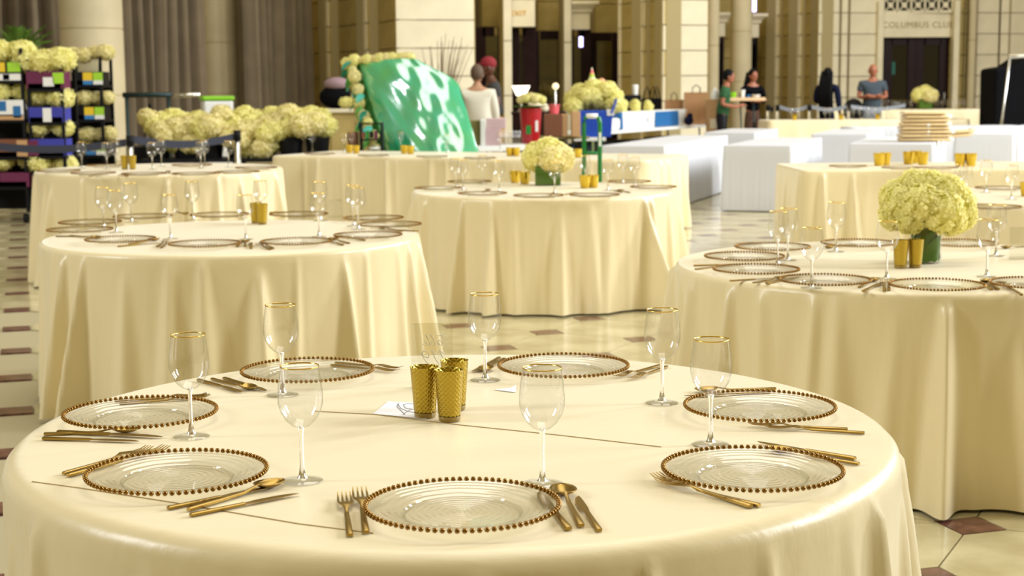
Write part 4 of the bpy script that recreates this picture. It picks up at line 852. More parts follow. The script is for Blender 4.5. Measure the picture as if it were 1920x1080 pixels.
# ---- dark pipe frame, tall bin
c0 = XY(238, 21.5); c1 = XY(316, 21.5); zt = zpx(270, 178, 21.5); pf = thing('pipe_frame', 'dark metal pipe frame in front of the curtain left of the green-lidded bin', 'frame', (c0[0], 21.5, 0)); W = c1[0]-c0[0]
for x in (0, W): MB().tube([(x, 0, 0), (x, 0, zt)], .028, 8).build('post', 'darkmetal', pf, smooth=True)
MB().tube([(-.05, 0, zt), (W+.05, 0, zt)], .038, 8).build('crossbar', 'darkmetal', pf, smooth=True); MB().tube([(W*.3, 0, .5), (W*.55, 0, zt-.12), (W*.75, 0, zt-.45)], .02, 6).build('brace', 'darkmetal', pf, smooth=True)
MB().tube([(W, 0, zt-.02), (W+.45, 0, zt)], .03, 8).build('side_rail', 'chrome', pf, smooth=True); MB().box((W*.45, .05, .4), (W*.9, .4, .6)).build('black_case', 'black', pf, bevel=.01)
bx0, bx1 = XY(372, 20.5)[0], XY(442, 20.5)[0]; zt = zpx(405, 180, 20.5); bi = thing('tall_bin', 'tall white bin with bright green lid behind the hydrangea bank', 'bin', ((bx0+bx1)/2, 20.5, 0), .35); W = (bx1-bx0)*.80
MB().box((0, 0, (zt-.06)/2), (W, W*.7, zt-.06), taper=.8).build('bin_body', 'white', bi, bevel=.03); MB().box((0, 0, zt-.03), (W*1.06, W*.76, .06)).build('lid', 'lime', bi, bevel=.02)
# ---- stone counter with bundle
cx0, cx1 = XY(618, 23.5)[0], XY(760, 23.5)[0]; zt = zpx(680, 203, 23.5); ct = thing('stone_counter', 'pale stone counter behind the green wrapped panel', 'counter', ((cx0+cx1)/2, 23.5, 0)); W = cx1-cx0
MB().box((0, 0, zt-.03), (W+.1, .7, .06)).build('counter_top', 'stone_pale_lit', ct, bevel=.01); MB().box((0, .02, (zt-.06)/2), (W, .6, zt-.06)).build('counter_body', 'stone', ct)
for k in range(3): MB().box((-W/2+W*(k+.5)/3, -.29, (zt-.06)/2), (W/3-.1, .03, zt-.3)).build('counter_panel', 'stone', ct, bevel=.01)
c = XY(630, 23.4); bd = MB().ball((0, 0, .17), .22, 16, 10, (1.15, .8, .8)).ball((.02, 0, .30), .16, 14, 8, (1.1, .8, .7)).build('dark_bundle', 'blackcloth', smooth=True); bd.location = (c[0], 23.4, zt+.002); tag(bd, 'dark bundle with mauve cloth on top, on the stone counter', 'bundle')
MB().ball((.02, -.02, .37), .17, 14, 8, (1.15, .9, .6)).build('mauve_cloth', mat('mauve_cloth', (.30, .20, .22), .9), bd, smooth=True)
fb_ = thing('flower_bunch', 'small bunch of yellow hydrangeas lying on the stone counter', 'flowers', (XY(659, 23.2)[0], 23.25, zt+.001))
for k in range(3): o = link('hydrangea_head', HSm, None, fb_); o.location = ((k-1)*.1, 0, .09); o.scale = (.8, .8, .7); link('flower_heart', HC2, None, o)
# ---- green wrapped flower wall leaning
def q3(px, py, Y): return A(px, py, Y)
fbl, fbr = G(759, 405), G(931, 405); fbl.y = fbr.y = 18.0; ftl = A(668, 112, 18.8); ftr = A(846, 106, 18.8)
wr = thing('wrapped_flower_wall', 'leaning flower wall wrapped in shiny green plastic film with white glare', 'flower wall', (fbl+fbr)/2); o0 = Vector(wr.location)
nx, nz = 44, 60; vs = []; fs = []; q = random.Random(4)
back = Vector((-.16, .34, 0))
def fwp(s, t):
    p = fbl.lerp(fbr, s).lerp(ftl.lerp(ftr, s), t); cut = max(0, (t-.80)/.20); 
    if cut > 0: p -= (ftr-ftl)*s*s*s*.30*cut*cut*(1 if s > .5 else .6); p.z -= .10*(s**6)*cut
    return p
for j in range(nz+1):
    for i in range(nx+1):
        s, t = i/nx, j/nz; p = fwp(s, t); e = min(s, 1-s, 1-t)
        bump_ = .030*math.sin(9*s+5*t+2*math.sin(7*t))+.022*math.sin(17*t-11*s+3*math.sin(5*s))+.012*math.sin(31*s+23*t)
        p = p+Vector((0, -1, .15))*(bump_*.42+.07*(min(1, e*7))**.6-.20*(max(0, .60-s)/.60)**1.6); vs.append(p-o0)
for j in range(nz):
    for i in range(nx): k = j*(nx+1)+i; fs.append((k, k+1, k+nx+2, k+nx+1))
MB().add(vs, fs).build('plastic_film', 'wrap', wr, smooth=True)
b = MB(); cor = [fwp(0, 0), fwp(1, 0), fwp(1, .8), fwp(.86, .98), fwp(0, 1)]; n = len(cor); fr = [c-o0+Vector((0, .01+(.20 if i in (0, 4) else .0), 0)) for i, c in enumerate(cor)]; bk = [c-o0+back for c in cor]
b.add(fr+bk, [tuple(range(n)), tuple(range(2*n-1, n-1, -1))]+[(i, n+i, n+(i+1) % n, (i+1) % n) for i in range(n)]); b.build('foam_core', 'wrap_dark', wr)
for k in range(16):
    t = .30+.70*(k+.5)/16; p = fwp(0, t)-o0+back*rnd.uniform(.35, 1.0); h = link('hydrangea_head', HPm if k % 3 else HSm, None, wr); h.location = p+Vector((-.03, -.03, 0)); h.scale = (.55*rnd.uniform(.8, 1.2),)*3; h.rotation_euler = (0, 0, rnd.random()*6)
for k in range(12):
    p = fwp((k+.3)/13*.9, 1.0)-o0+back*.4; h = link('hydrangea_head', HPm if k % 2 else HSm, None, wr); h.location = p+Vector((0, 0, .0)); h.scale = (.45*rnd.uniform(.7, 1.5),)*3
lf = leaf_mesh(.16, .09).mesh('leaf', True); lf.materials.append(mat('teal_leaf', (.02, .30, .22), .4)); lf2 = leaf_mesh(.16, .09).mesh('leaf', True); lf2.materials.append(mat('bright_green_leaf', (.10, .42, .08), .4))
for k in range(26):
    t = .3+.7*((k+.5)/26); p = fwp(0, t)-o0+back*rnd.uniform(.2, 1.05); h = link('leaf', lf if k % 2 else lf2, None, wr); h.location = p+Vector((-.02, -.05, 0)); h.rotation_euler = (rnd.uniform(-.8, .8), rnd.uniform(.0, 1.4), rnd.uniform(2.2, 4.6))
# ---- shelf rack behind the long left table, with dark red box
rx0, rx1 = XY(676, 18.1)[0], XY(716, 18.1)[0]; zt = zpx(696, 230, 18.1); rk = thing('small_rack', 'small dark rack of odds and ends left of the green wrapped panel', 'rack', ((rx0+rx1)/2, 18.1, 0)); W = rx1-rx0
for sx in (-1, 1): MB().box((sx*W/2, 0, zt/2), (.02, .25, zt)).build('side', 'black', rk)
for z in (zt-.01, zt-.20, zt-.34, .3): MB().box((0, 0, z), (W, .25, .015)).build('shelf', 'black', rk)
for k in range(4): MB().box((-W/2+.03+.05*k, -.05, zt-.14), (.035, .1, .07+.02*(k % 2))).build('small_carton', ('brownbox', 'green', 'black', 'magenta')[k], rk)
MB().tube([(-.02, -.1, zt-.30), (.11, -.1, zt-.295)], .018, 8).build('paper_roll', 'white', rk, smooth=True)
boxthing('dark_red_box', 'dark red box stack left of the small dark rack', 'box', (XY(661, 18.2)[0], 18.2, 0), (.11, .2, zpx(661, 247, 18.2)), 'brownbox')
# ---- twig bundle
c = A(838, 150, 23.8); tw = MB(); vz = 1.2
for k in range(34):
    a = rnd.uniform(-1, .75); L = rnd.uniform(.5, .95); p = Vector((rnd.uniform(-.03, .03), 0, .9)); P = [p+Vector((0, 0, -.75))]
    for i in range(6): t = i/5; P.append(p+Vector((math.sin(a)*L*.6*t+.10*t*t, rnd.uniform(-.1, .1)*t, .62*t+math.cos(a)*L*.85*t)))
    tw.tube(P, [.010]+[.010*(1-.7*i/5) for i in range(6)], 4)
vv = thing('twig_vase', 'sheaf of bare brown twigs in a tall pot beside the woman in the tunic', 'twigs', (XY(832, 23.8)[0], 23.8, .0))
tw.build('twig_sheaf', 'twig', vv); MB().lathe([(.0005, 0), (.11, 0), (.13, .5), (.09, .9), (.08, .9), (.1, .5), (.0005, .05)], 20).build('pot', 'stone_pale_lit', vv, smooth=True)

# ---- packing area: trestle, boxes, bucket
ta, tb_ = G(890, 276, .76), G(1010, 266, .76)
def slab_table(a, b, depth, zt, label, topm='white', legm='darkmetal', thick=.035, name='folding_table', cat='table'):
    d = b-a; L = d.length; t = thing(name, label, cat, (*((a+b)/2).xy, 0), math.atan2(d.y, d.x)); MB().box((0, depth/2, zt-thick/2), (L, depth, thick)).build('table_top', topm, t, bevel=.006)
    for sx in (-1, 1):
        MB().tube([(sx*(L/2-.15), .08, .0), (sx*(L/2-.22), .08, zt-thick)], .016, 8).build('leg', legm, t, smooth=True); MB().tube([(sx*(L/2-.15), depth-.08, 0), (sx*(L/2-.22), depth-.08, zt-thick)], .016, 8).build('leg', legm, t, smooth=True)
    return t
slab_table(Vector((XY(885, 19.0)[0], 19.0, 0)), Vector((XY(1012, 19.3)[0], 19.3, 0)), .7, .76, 'white-topped packing table behind the middle table, with boxes on it', thick=.07)
def bpx(name, label, cat, px0, px1, pyt, pyb, Y, depth, m, rz=0., **k):
    x0, x1 = XY(px0, Y, pyb)[0], XY(px1, Y, pyb)[0]; z0, z1 = HZ((px0+px1)/2, pyb, Y), HZ((px0+px1)/2, pyt, Y)
    return boxthing(name, label, cat, ((x0+x1)/2, Y+depth/2, max(z0, .001)), (x1-x0, depth, z1-max(z0, .001)), m, rz, **k)
ZP = .762
def on(name, label, cat, px0, px1, pyt, Y, depth, m, z0=ZP, rz=0., **k):
    x0, x1 = XY(px0, Y)[0], XY(px1, Y)[0]; z1 = HZ((px0+px1)/2, pyt, Y); return boxthing(name, label, cat, ((x0+x1)/2, Y+depth/2, z0), (x1-x0, depth, z1-z0), m, rz, **k)
on('olive_crate', 'olive slatted crate behind the right edge of the green panel', 'crate', 868, 900, 226, 19.15, .3, 'crate_olive')
on('white_upright', 'white upright board beside the olive crate', 'board', 900, 909, 224, 19.10, .25, 'white')
lo_ = on('pink_box', 'pink printed box, lower of the two by the water bottles', 'box', 910, 938, 242, 19.12, .2, 'pinkbox'); tz = lo_.location.z+HZ(924, 242, 19.12)-ZP
on('pink_box', 'pink printed box, upper of the two by the water bottles', 'box', 912, 948, 222, 19.14, .18, 'pinkbox', z0=tz+.001)
wb = thing('water_bottle_pack', 'shrink-wrapped pack of clear water bottles beside the red bucket', 'bottle pack', (XY(958, 19.25)[0], 19.27, ZP))
for i in range(6):
    for j in range(2):
        MB().lathe([(.0005, .001), (.019, .001), (.02, .01), (.02, .12), (.008, .15), (.008, .16)], 12, ((i-2.5)*.042, (j-.5)*.042, 0)).build('bottle', 'glass', wb, smooth=True); MB().lathe([(.0005, .158), (.010, .158), (.010, .175), (.0005, .176)], 10, ((i-2.5)*.042, (j-.5)*.042, 0)).build('cap', 'white', wb, smooth=True, angle=50)
bpx('peach_board', 'peach coloured card panel left of the woman in the tunic', 'panel', 853, 876, 193, 420, 21.5, .03, 'peach')
# red bucket on packing table's back row
rb = thing('red_bucket', 'tall red bucket of green and yellow flowers, centre of the packing area', 'bucket', (XY(995, 19.7)[0], 19.72, ZP)); h = zpx(995, 203, 19.72)-ZP
MB().lathe([(.0005, .0), (.105, 0), (.11, .01), (.142, h), (.15, h), (.15, h-.02), (.135, h-.01), (.1, .02), (.0005, .02)], 28).build('pail', 'red', rb, smooth=True, angle=50); MB().box((-.03, -.122, h*.4), (.06, .01, .11)).build('label_patch', 'green', rb); MB().box((.075, -.10, h*.5), (.035, .03, .14)).build('white_label', 'white', rb)
for k in range(14): a = 2.4*k; hh = link('hydrangea_head', HSm if k % 2 else HPm, None, rb); hh.location = (.16*math.cos(a)*(k/14)**.5, .12*math.sin(a)*(k/14)**.5, h+.10+.05*(1-k/14)); hh.scale = (.42,)*3
for k in range(16): a = 2.4*k; l = link('leaf', lf2 if False else lf2, None, rb); l.location = (.09*math.cos(a), .08*math.sin(a), h-.01); l.rotation_euler = (0, -.5, a); l.scale = (1., 1., 1.); l.data = leaf_mesh(.16, .08).mesh('leaf') if k == 0 else rb_l; rb_l = l.data; (k == 0 and l.data.materials.append(M['leaf']))
# back table with lamp and oddments
slab_table(Vector((XY(1012, 21.0)[0], 21.0, 0)), Vector((XY(1105, 21.3)[0], 21.3, 0)), .7, .80, 'dark table with brown cartons right of the red bucket', topm='crate_olive')
on('brown_carton', 'dark brown carton, larger one right of the red bucket', 'box', 1020, 1054, 214, 21.1, .35, 'brownbox', z0=.801)
on('brown_carton', 'tan upright carton left of the blue bin', 'box', 1072, 1088, 209, 21.05, .3, 'card_box', z0=.801)
o = on('tan_carton', 'tan carton standing between dark brown carton and stone pier', 'box', 1054, 1064, 214, 21.12, .34, 'card_box', z0=.801)
z_ = HZ(1037, 214, 21.1)
x_ = XY(1039, 21.25)[0]; co = thing('coral_tub', 'coral pink tub on top of the dark brown carton', 'tub', (x_, 21.3, z_+.002)); MB().lathe([(.0005, 0), (.06, 0), (.075, .10), (.068, .10), (.0005, .02)], 20).build('tub', 'coral', co, smooth=True, angle=50); MB().lathe([(.0005, .11), (.08, .11), (.08, .125), (.0005, .13)], 20).build('lid', 'coral', co, smooth=True, angle=50)
# dark sideboard behind with lit lamp and globe
sb = thing('sideboard', 'dark sideboard behind the red bucket carrying the lit lamp', 'sideboard', (XY(1010, 26)[0], 26.2, 0)); W = XY(1062, 26)[0]-XY(958, 26)[0]; zs = zpx(1000, 210, 26)
MB().box((0, 0, zs-.02), (W, .5, .04)).build('top', 'wood_dark', sb, bevel=.005); MB().box((0, .01, (zs-.04)/2), (W-.04, .46, zs-.04)).build('body', 'wood_dark', sb)
for k in (-1, 1): MB().box((k*W/4, -.225, (zs-.04)/2), (W/2-.06, .02, zs-.14)).build('door', 'wood_dark', sb, bevel=.004)
lm = thing('table_lamp', 'glowing white flared lampshade behind the red bucket', 'lamp', (XY(977, 26)[0], 26.1, zs+.002)); zz = zpx(977, 180, 26)-zs; zz2 = zpx(977, 161, 26)-zs
MB().lathe([(.0005, 0), (.07, 0), (.05, .02), (.015, .05), (.015, zz+.06)], 16).build('stand', 'chrome', lm, smooth=True); MB().lathe([(.075, zz), (.155, zz2)], 24).build('shade', 'lampglow', lm, smooth=True)
gl = thing('globe_lamp', 'small warm globe lamp seen before the third door pane', 'lamp', (XY(1042, 26)[0], 26.1, zs+.002)); zz = zpx(1042, 162, 26)-zs; MB().lathe([(.0005, 0), (.05, 0), (.012, .03), (.012, zz)], 14).build('stand', 'chrome', gl, smooth=True); MB().ball((0, 0, zz), .055, 14, 10).build('globe', 'bulb', gl, smooth=True)
wc = MB().ball((0, 0, .07), .09, 14, 8, (1, .8, .8)).ball((.09, 0, .05), .06, 12, 8).ball((-.06, .02, .10), .06, 12, 8).build('white_plush', 'stone_pale_lit', smooth=True); wc.location = (XY(1008, 25.9)[0], 26.05, zs+.002); wc.scale = (1.3,)*3; tag(wc, 'pale rounded plush bundle above the red bucket flowers', 'bundle')

# ---- long white-edged table with bins, bags
a = G(1128, 247, .76); b_ = G(1326, 233, .76); d = (b_-a).normalized(); nrm = Vector((-d.y, d.x, 0))
slab_table(a, b_, .8, .76, 'long white-edged folding table under the blue bin and paper bags', thick=.05)
def ont(s, dd): p = a+d*s+nrm*dd; return p
LT = (b_-a).length; rz = math.atan2(d.y, d.x)
def onlong(px): # parameter s of the front edge at pixel column
    best = min(range(0, 201), key=lambda i: abs((960+(CM.inverted() @ (a+d*LT*i/200-Vector((0, 0, CZ)))).x/-(CM.inverted() @ (a+d*LT*i/200-Vector((0, 0, CZ)))).z*F)-px)); return LT*best/200
def ltbox(name, label, cat, px0, px1, pyt, m, dep=.3, dd=.06, tilt=0., h=None, **k):
    s0, s1 = onlong(px0), onlong(px1); p = ont((s0+s1)/2, dd+dep/2); hh = h or HZ((px0+px1)/2, pyt, p.y-.2)-.762; return boxthing(name, label, cat, (p.x, p.y, .762), (max(.08, s1-s0), dep, hh), m, rz, **k)
for k, (px, l) in enumerate(((1150, 'left'), (1215, 'middle'), (1285, 'right'))):
    s = onlong(px); p = ont(s, .4); boxthing('black_filler', 'black filler box added under the long folding table, %s of three' % l, 'crate', (p.x, p.y, .002), (.9, .5, .56), 'black', rz)  # black boxes put in to make the space under the table dark
# blue bin and its hydrangeas stand on their own stool at the left end
pb = Vector((XY(1112, 22.3)[0], 22.3, 0)); bs = slab_table(Vector((XY(1076, 22.0)[0], 22.0, 0)), Vector((XY(1136, 22.0)[0], 22.0, 0)), .6, .76, 'small white table carrying the blue bin', thick=.05)
zb_ = HZ(1112, 207, 22.1)
bb_ = thing('blue_bin', 'deep blue bin with raised flap, full of hydrangeas', 'bin', (XY(1116, 22.3)[0], 22.3, .762)); W = XY(1150, 22.3)[0]-XY(1086, 22.3)[0]; H = zb_-.762
MB().box((0, 0, H/2), (W, .42, H), taper=.88).build('bin_body', 'blue', bb_, bevel=.012); MB().box((W*.52, -.05, H+.06), (.03, .40, .22), ry=.35).build('flap', 'blue', bb_, bevel=.006); MB().box((W*.42, -.215, H-.03), (.10, .01, .09)).build('white_tag', 'white', bb_)
for k in range(15):
    px = 1076+(k % 7)*12.5; py = (198, 186, 194, 178, 190, 182, 196)[k % 7]-(14 if k > 7 else 0); v = A(px, py, 22.25+.12*(k % 3)); o = link('hydrangea_head', HSm, None, bb_); o.location = v-bb_.location; o.scale = (1.15, 1.15, 1.0); o.rotation_euler = (0, 0, k); link('flower_heart', HC2, None, o)
zc = HZ(1110, 172, 22.6); cnh = HZ(1110, 126, 22.6)-zc
cone = thing('striped_cone', 'tall pink and green striped cone standing behind the blue bin', 'cone', (XY(1110, 23.0)[0], 23.0, 0)); MB().tube([(0, 0, .012), (0, 0, zc)], .03, 8).build('pole', 'stem', cone); MB().lathe([(.0005, 0), (.16, 0), (.16, .01), (.0005, .012)], 20).build('base', 'wood_top', cone)
cols = ('coral', 'stone_pale_lit', 'limeprint', 'peach')
for k in range(10): r0, r1 = .10*(1-k/10.5), .10*(1-(k+1)/10.5); MB().lathe([(r0, zc+cnh*k/10), (r1, zc+cnh*(k+1)/10)], 18).build('stripe_band', cols[k % 4], cone, smooth=True)
og = MB().ball((0, 0, .06), .06, 14, 9).ball((0, 0, -.06), .075, 14, 9).build('peach_ornament', 'peach', smooth=True); og.location = A(1128, 162, 22.75); tag(og, 'small peach doll-like ornament beside the striped cone', 'ornament')
ltbox('white_sack', 'white sack slumped beside the blue bin', 'bag', 1148, 1170, 222, 'white', .3, .05, bevel=.05); ltbox('tan_carton', 'tan carton at the left end of the long folding table', 'box', 1128, 1146, 224, 'card_box', .25, .04)
s0, s1 = onlong(1178), onlong(1300); p = ont((s0+s1)/2, .30); tr = thing('white_trough', 'long white trough with flared blue ends on the folding table', 'trough', (p.x, p.y, .762), rz); W = s1-s0; H = HZ(1240, 207, p.y)-.762
MB().box((0, 0, H/2), (W, .34, H), taper=.9).build('trough_body', 'white', tr, bevel=.01); MB().box((-W/2-.01, -.02, H/2), (.10, .35, H*.98), ry=-.15).build('blue_end', 'midblue', tr, bevel=.01); MB().box((W*.17, -.176, H*.48), (W*.36, .02, H*.9), rx=-.05).build('blue_panel', 'midblue', tr, bevel=.004)
MB().lathe([(.045, 0), (.045, .012)], 14).build('printed_emblem', 'greybelt', tr); em_ = bpy.data.objects['printed_emblem']; em_.location = (-W*.12, -.165, H*.45); em_.rotation_euler = (PI/2, 0, 0)
for k in range(9):
    o = link('hydrangea_head', HSm, None, tr); o.location = (-W*.40+k*W*.062, -.07+.09*(k % 3), H+.02+.12*((k*5) % 7)/6); o.scale = (.55+.25*((k*3) % 4)/3,)*3; link('flower_heart', HC2, None, o)
def onl(px, dd):                            # point of the table top at that column, dd behind the front edge
    best = None
    for i in range(201):
        p = ont(LT*i/200, dd); q = CM.inverted() @ (p-Vector((0, 0, CZ))); e = abs(960+q.x/-q.z*F-px)
        if best is None or e < best[0]: best = (e, p)
    return best[1]
def paper_bag(px0, px1, pyt, dd, label, dep=.22):
    p = onl((px0+px1)/2, dd); W = (px1-px0)/F*p.y; h = HZ((px0+px1)/2, pyt, p.y)-.762; t = thing('paper_bag', label, 'bag', (p.x, p.y, .762), -.1); b = MB(); x, y = W/2, dep/2
    vs = [(-x, -y, 0), (x, -y, 0), (x, y, 0), (-x, y, 0), (-x, -y, h), (x, -y, h), (x, y, h), (-x, y, h)]; b.add(vs, [(3, 2, 1, 0), (0, 1, 5, 4), (1, 2, 6, 5), (2, 3, 7, 6), (3, 0, 4, 7)]); b.build('bag_body', 'kraft', t)
    for s in (-1, 1): MB().tube([(-W*.16, s*y, h-.02), (-W*.15, s*y*.8, h+.09), (0, s*y*.7, h+.14), (W*.15, s*y*.8, h+.09), (W*.16, s*y, h-.02)], .009, 6).build('cord_handle', 'black', t, smooth=True)
    return t
paper_bag(1282, 1327, 173, .20, 'tall brown paper bag with black cord handles at the right end of the folding table', .26); paper_bag(1246, 1281, 187, .62, 'shorter brown paper bag left of the tall one')
p = onl(1222, .66); tb2 = thing('black_tote', 'black tote bag with upright handles behind the trough flowers', 'bag', (p.x, p.y, .762), 0); h = HZ(1221, 184, p.y)-.762; MB().box((0, 0, h/2), (.36, .18, h), taper=1.05).build('tote_body', 'blackcloth', tb2, bevel=.03)
for s in (-.09, .03, .09): MB().tube([(s-.07, .0, h-.02), (s-.04, 0, h+.14), (s, 0, h+.22), (s+.04, 0, h+.14), (s+.07, 0, h-.02)], .013, 6).build('tote_handle', 'blackcloth', tb2, smooth=True)
p = onl(1183, .66); hc = HZ(1178, 178, p.y)-.762; bc = boxthing('black_case', 'black equipment case behind the trough, left of the tote', 'case', (p.x, p.y, .762), (.36, .26, hc), 'black', 0, bevel=.02); MB().box((.05, -.135, .22), (.14, .01, .1)).build('red_label', 'coral', bc)
zc2 = .762+hc; cu = thing('white_cup', 'white paper cup standing on the black case', 'cup', (p.x+.08, p.y, zc2+.002)); MB().lathe([(.0005, 0), (.045, 0), (.056, .16), (.052, .16), (.0005, .01)], 18).build('cup_body', 'white', cu, smooth=True, angle=50); MB().lathe([(.058, .16), (.058, .17), (.046, .18), (.0005, .18)], 18).build('cup_lid', 'white', cu, smooth=True, angle=50)
q_ = onl(1291, .03); bk_ = MB().ball((0, 0, .08), .08, 14, 9, (1, .8, 1)).ball((.02, 0, .16), .05, 12, 8).build('dark_pouch', 'navy', smooth=True); bk_.location = (q_.x, q_.y, .762); bk_.scale = (1.1,)*3; tag(bk_, 'dark rounded pouch in front of the tall paper bag', 'pouch')
q0 = XY(1336, 28.3); st_ = thing('carton_stack', 'pale cardboard box standing on end right of the paper bag', 'box', (q0[0], 28.3, 0)); MB().box((0, 0, .62), (.20, .3, 1.24)).build('carton', 'card_box', st_, bevel=.01); MB().box((0, -.152, .8), (.12, .006, .18)).build('pale_label', 'stone_pale_lit', st_)
jg = thing('milk_jug', 'white jug on top of the cardboard box beside the stone column', 'jug', (q0[0]+.02, 28.2, 1.242)); MB().lathe([(.0005, 0), (.06, 0), (.065, .02), (.065, .13), (.025, .18), (.022, .21), (.0005, .21)], 18).build('jug_body', 'white', jg, smooth=True, angle=50); MB().tube([(.06, 0, .05), (.10, 0, .09), (.08, 0, .15), (.03, 0, .18)], .010, 6).build('jug_handle', 'white', jg, smooth=True)
# ---- green hand truck
hx = XY(1111, 13.2); hz = zpx(1111, 218, 13.2); ht = thing('hand_truck', 'green steel hand truck standing between the dining tables', 'hand truck', (hx[0], 13.3, 0)); w2 = (XY(1126, 13.2)[0]-XY(1096, 13.2)[0])/2
MB().tube([(-w2, 0, .1), (-w2, 0, hz-.06), (-w2*.86, 0, hz-.02), (-w2*.5, 0, hz), (w2*.5, 0, hz), (w2*.86, 0, hz-.02), (w2, 0, hz-.06), (w2, 0, .1)], .020, 10).build('frame', 'green', ht, smooth=True)
for z in (zpx(1111, 288, 13.2), .45, .2): MB().tube([(-w2, 0, z), (w2, 0, z)], .016, 8).build('crossbar', 'green', ht, smooth=True)
MB().box((0, -.12, .02), (2*w2+.1, .22, .015)).build('toe_plate', 'green', ht, bevel=.003)
MB().tube([(-.05, 0, hz), (.05, 0, hz)], .023, 10).build('grip', 'white', ht, smooth=True); MB().box((w2, -.022, zpx(1126, 262, 13.2)), (.02, .006, .12)).build('white_sticker', 'white', ht)
for sx in (-1, 1): MB().tube([(sx*(w2+.03), .08, .12), (sx*(w2+.08), .08, .12)], .12, 20).build('wheel', 'black', ht)
# ---- high table by the far people
xa, xb = XY(1342, 28.6)[0], XY(1436, 28.6)[0]; zt = zpx(1390, 183, 28.6); hb = slab_table(Vector((xa, 28.3, 0)), Vector((xb, 28.6, 0)), .7, zt, 'high wooden table between the two far people', topm='wood_top', thick=.06, name='high_table'); MB().box((0, .35, zt*.45), (1.0-.2, .3, .02)).build('lower_shelf', 'wood_top', hb)
for px, m_, r0, h0, nm, lb in ((1375, 'lime', .07, .10, 'lime_bowl', 'lime green bowl on the high table'), (1393, 'white', .05, .14, 'white_mug', 'white mug on the high table'), (1404, 'midblue', .045, .05, 'blue_dish', 'small blue dish on the high table'), (1418, 'white', .09, .05, 'white_plate_stack', 'white plates at the right end of the high table')):
    p = A(px, 180, 28.75); o = MB().lathe([(.0005, 0), (r0*.7, 0), (r0, h0), (r0*.9, h0), (.0005, h0*.3)], 16).build(nm, m_, smooth=True, angle=50); o.location = (p.x, 28.8, zt+.002); tag(o, lb, 'dish')
for k in range(4):
    p = A(1352+k*7, 200, 28.9); bo = thing('water_bottle', 'clear bottle standing under the left end of the high table', 'bottle', (p.x, 28.75, .002), 0, 'bottles under the high table'); MB().lathe([(.0005, 0), (.05, 0), (.05, .5), (.02, .62), (.02, .7)], 14).build('bottle_body', 'glass', bo, smooth=True)
# ---- black covered rack and chrome garment rail at right
Y = 27.3; P = [(1862, 300), (1960, 300), (1960, 96), (1921, 108), (1897, 124), (1889, 125), (1866, 129)]; zb2 = 0
V = [A(x, y, Y) for x, y in P]; V[0].z = V[1].z = .0; n = len(V); c0 = Vector((V[0].x, Y, 0)); b = MB(); b.add([v-c0 for v in V]+[v-c0+Vector((0, .9, 0)) for v in V], [tuple(range(n)), tuple(range(2*n-1, n-1, -1))]+[(i, n+i, n+(i+1) % n, (i+1) % n) for i in range(n)])
o = b.build('covered_rack', 'blackcloth', bevel=.05); o.location = c0; tag(o, 'tall shape draped in black cloth at the right border', 'covered rack')
Y = 26.5; pt = A(1894, 106, Y); pl = A(1879, 226, Y); dxz = (pl.x-pt.x)/(pl.z-pt.z); x0 = pt.x-dxz*pt.z*1.0; gr = thing('garment_rail', 'chrome garment rail in front of the black draped shape', 'rail', (x0, Y, 0)); zt = pt.z; xt = pt.x-x0
MB().tube([(0, 0, .04), (xt, 0, zt)], .020, 10).build('post', 'chrome', gr, smooth=True); MB().tube([(xt-.03, 0, zt), (xt+1.2, 0, zt+.02)], .036, 12).build('top_bar', 'chrome', gr, smooth=True); MB().tube([(xt+1.2, 0, .04), (xt+1.2, 0, zt)], .020, 10).build('post', 'chrome', gr, smooth=True); MB().tube([(0, 0, .05), (xt+1.2, 0, .05)], .02, 8).build('bottom_bar', 'chrome', gr, smooth=True)
for x in (0, xt+1.2): MB().tube([(x, -.25, .03), (x, .25, .03)], .025, 8).build('foot', 'chrome', gr, smooth=True)

# ================================================================ PEOPLE
def skin_mesh(name, verts, edges, radii, root, sub=2):
    me = bpy.data.meshes.new(name); me.from_pydata(verts, edges, []); o = bpy.data.objects.new(name, me); COL.objects.link(o)
    md = o.modifiers.new('skin', 'SKIN'); md.use_smooth_shade = True
    for i, r in enumerate(radii):
        sv = me.skin_vertices[0].data[i]; sv.radius = r if isinstance(r, tuple) else (r, r); sv.use_root = (i == root)
    s = o.modifiers.new('sub', 'SUBSURF'); s.levels = sub; s.render_levels = sub
    dg_ = bpy.context.evaluated_depsgraph_get(); ev = o.evaluated_get(dg_); m2 = bpy.data.meshes.new_from_object(ev); bpy.data.objects.remove(o); m2.name = name
    m2.polygons.foreach_set('use_smooth', [True]*len(m2.polygons)); return m2
def chain(V, E, Rr, pts, rads, start=None):
    prev = start
    for p, r in zip(pts, rads):
        V.append(p); Rr.append(r); i = len(V)-1
        if prev is not None: E.append((prev, i))
        prev = i
    return prev
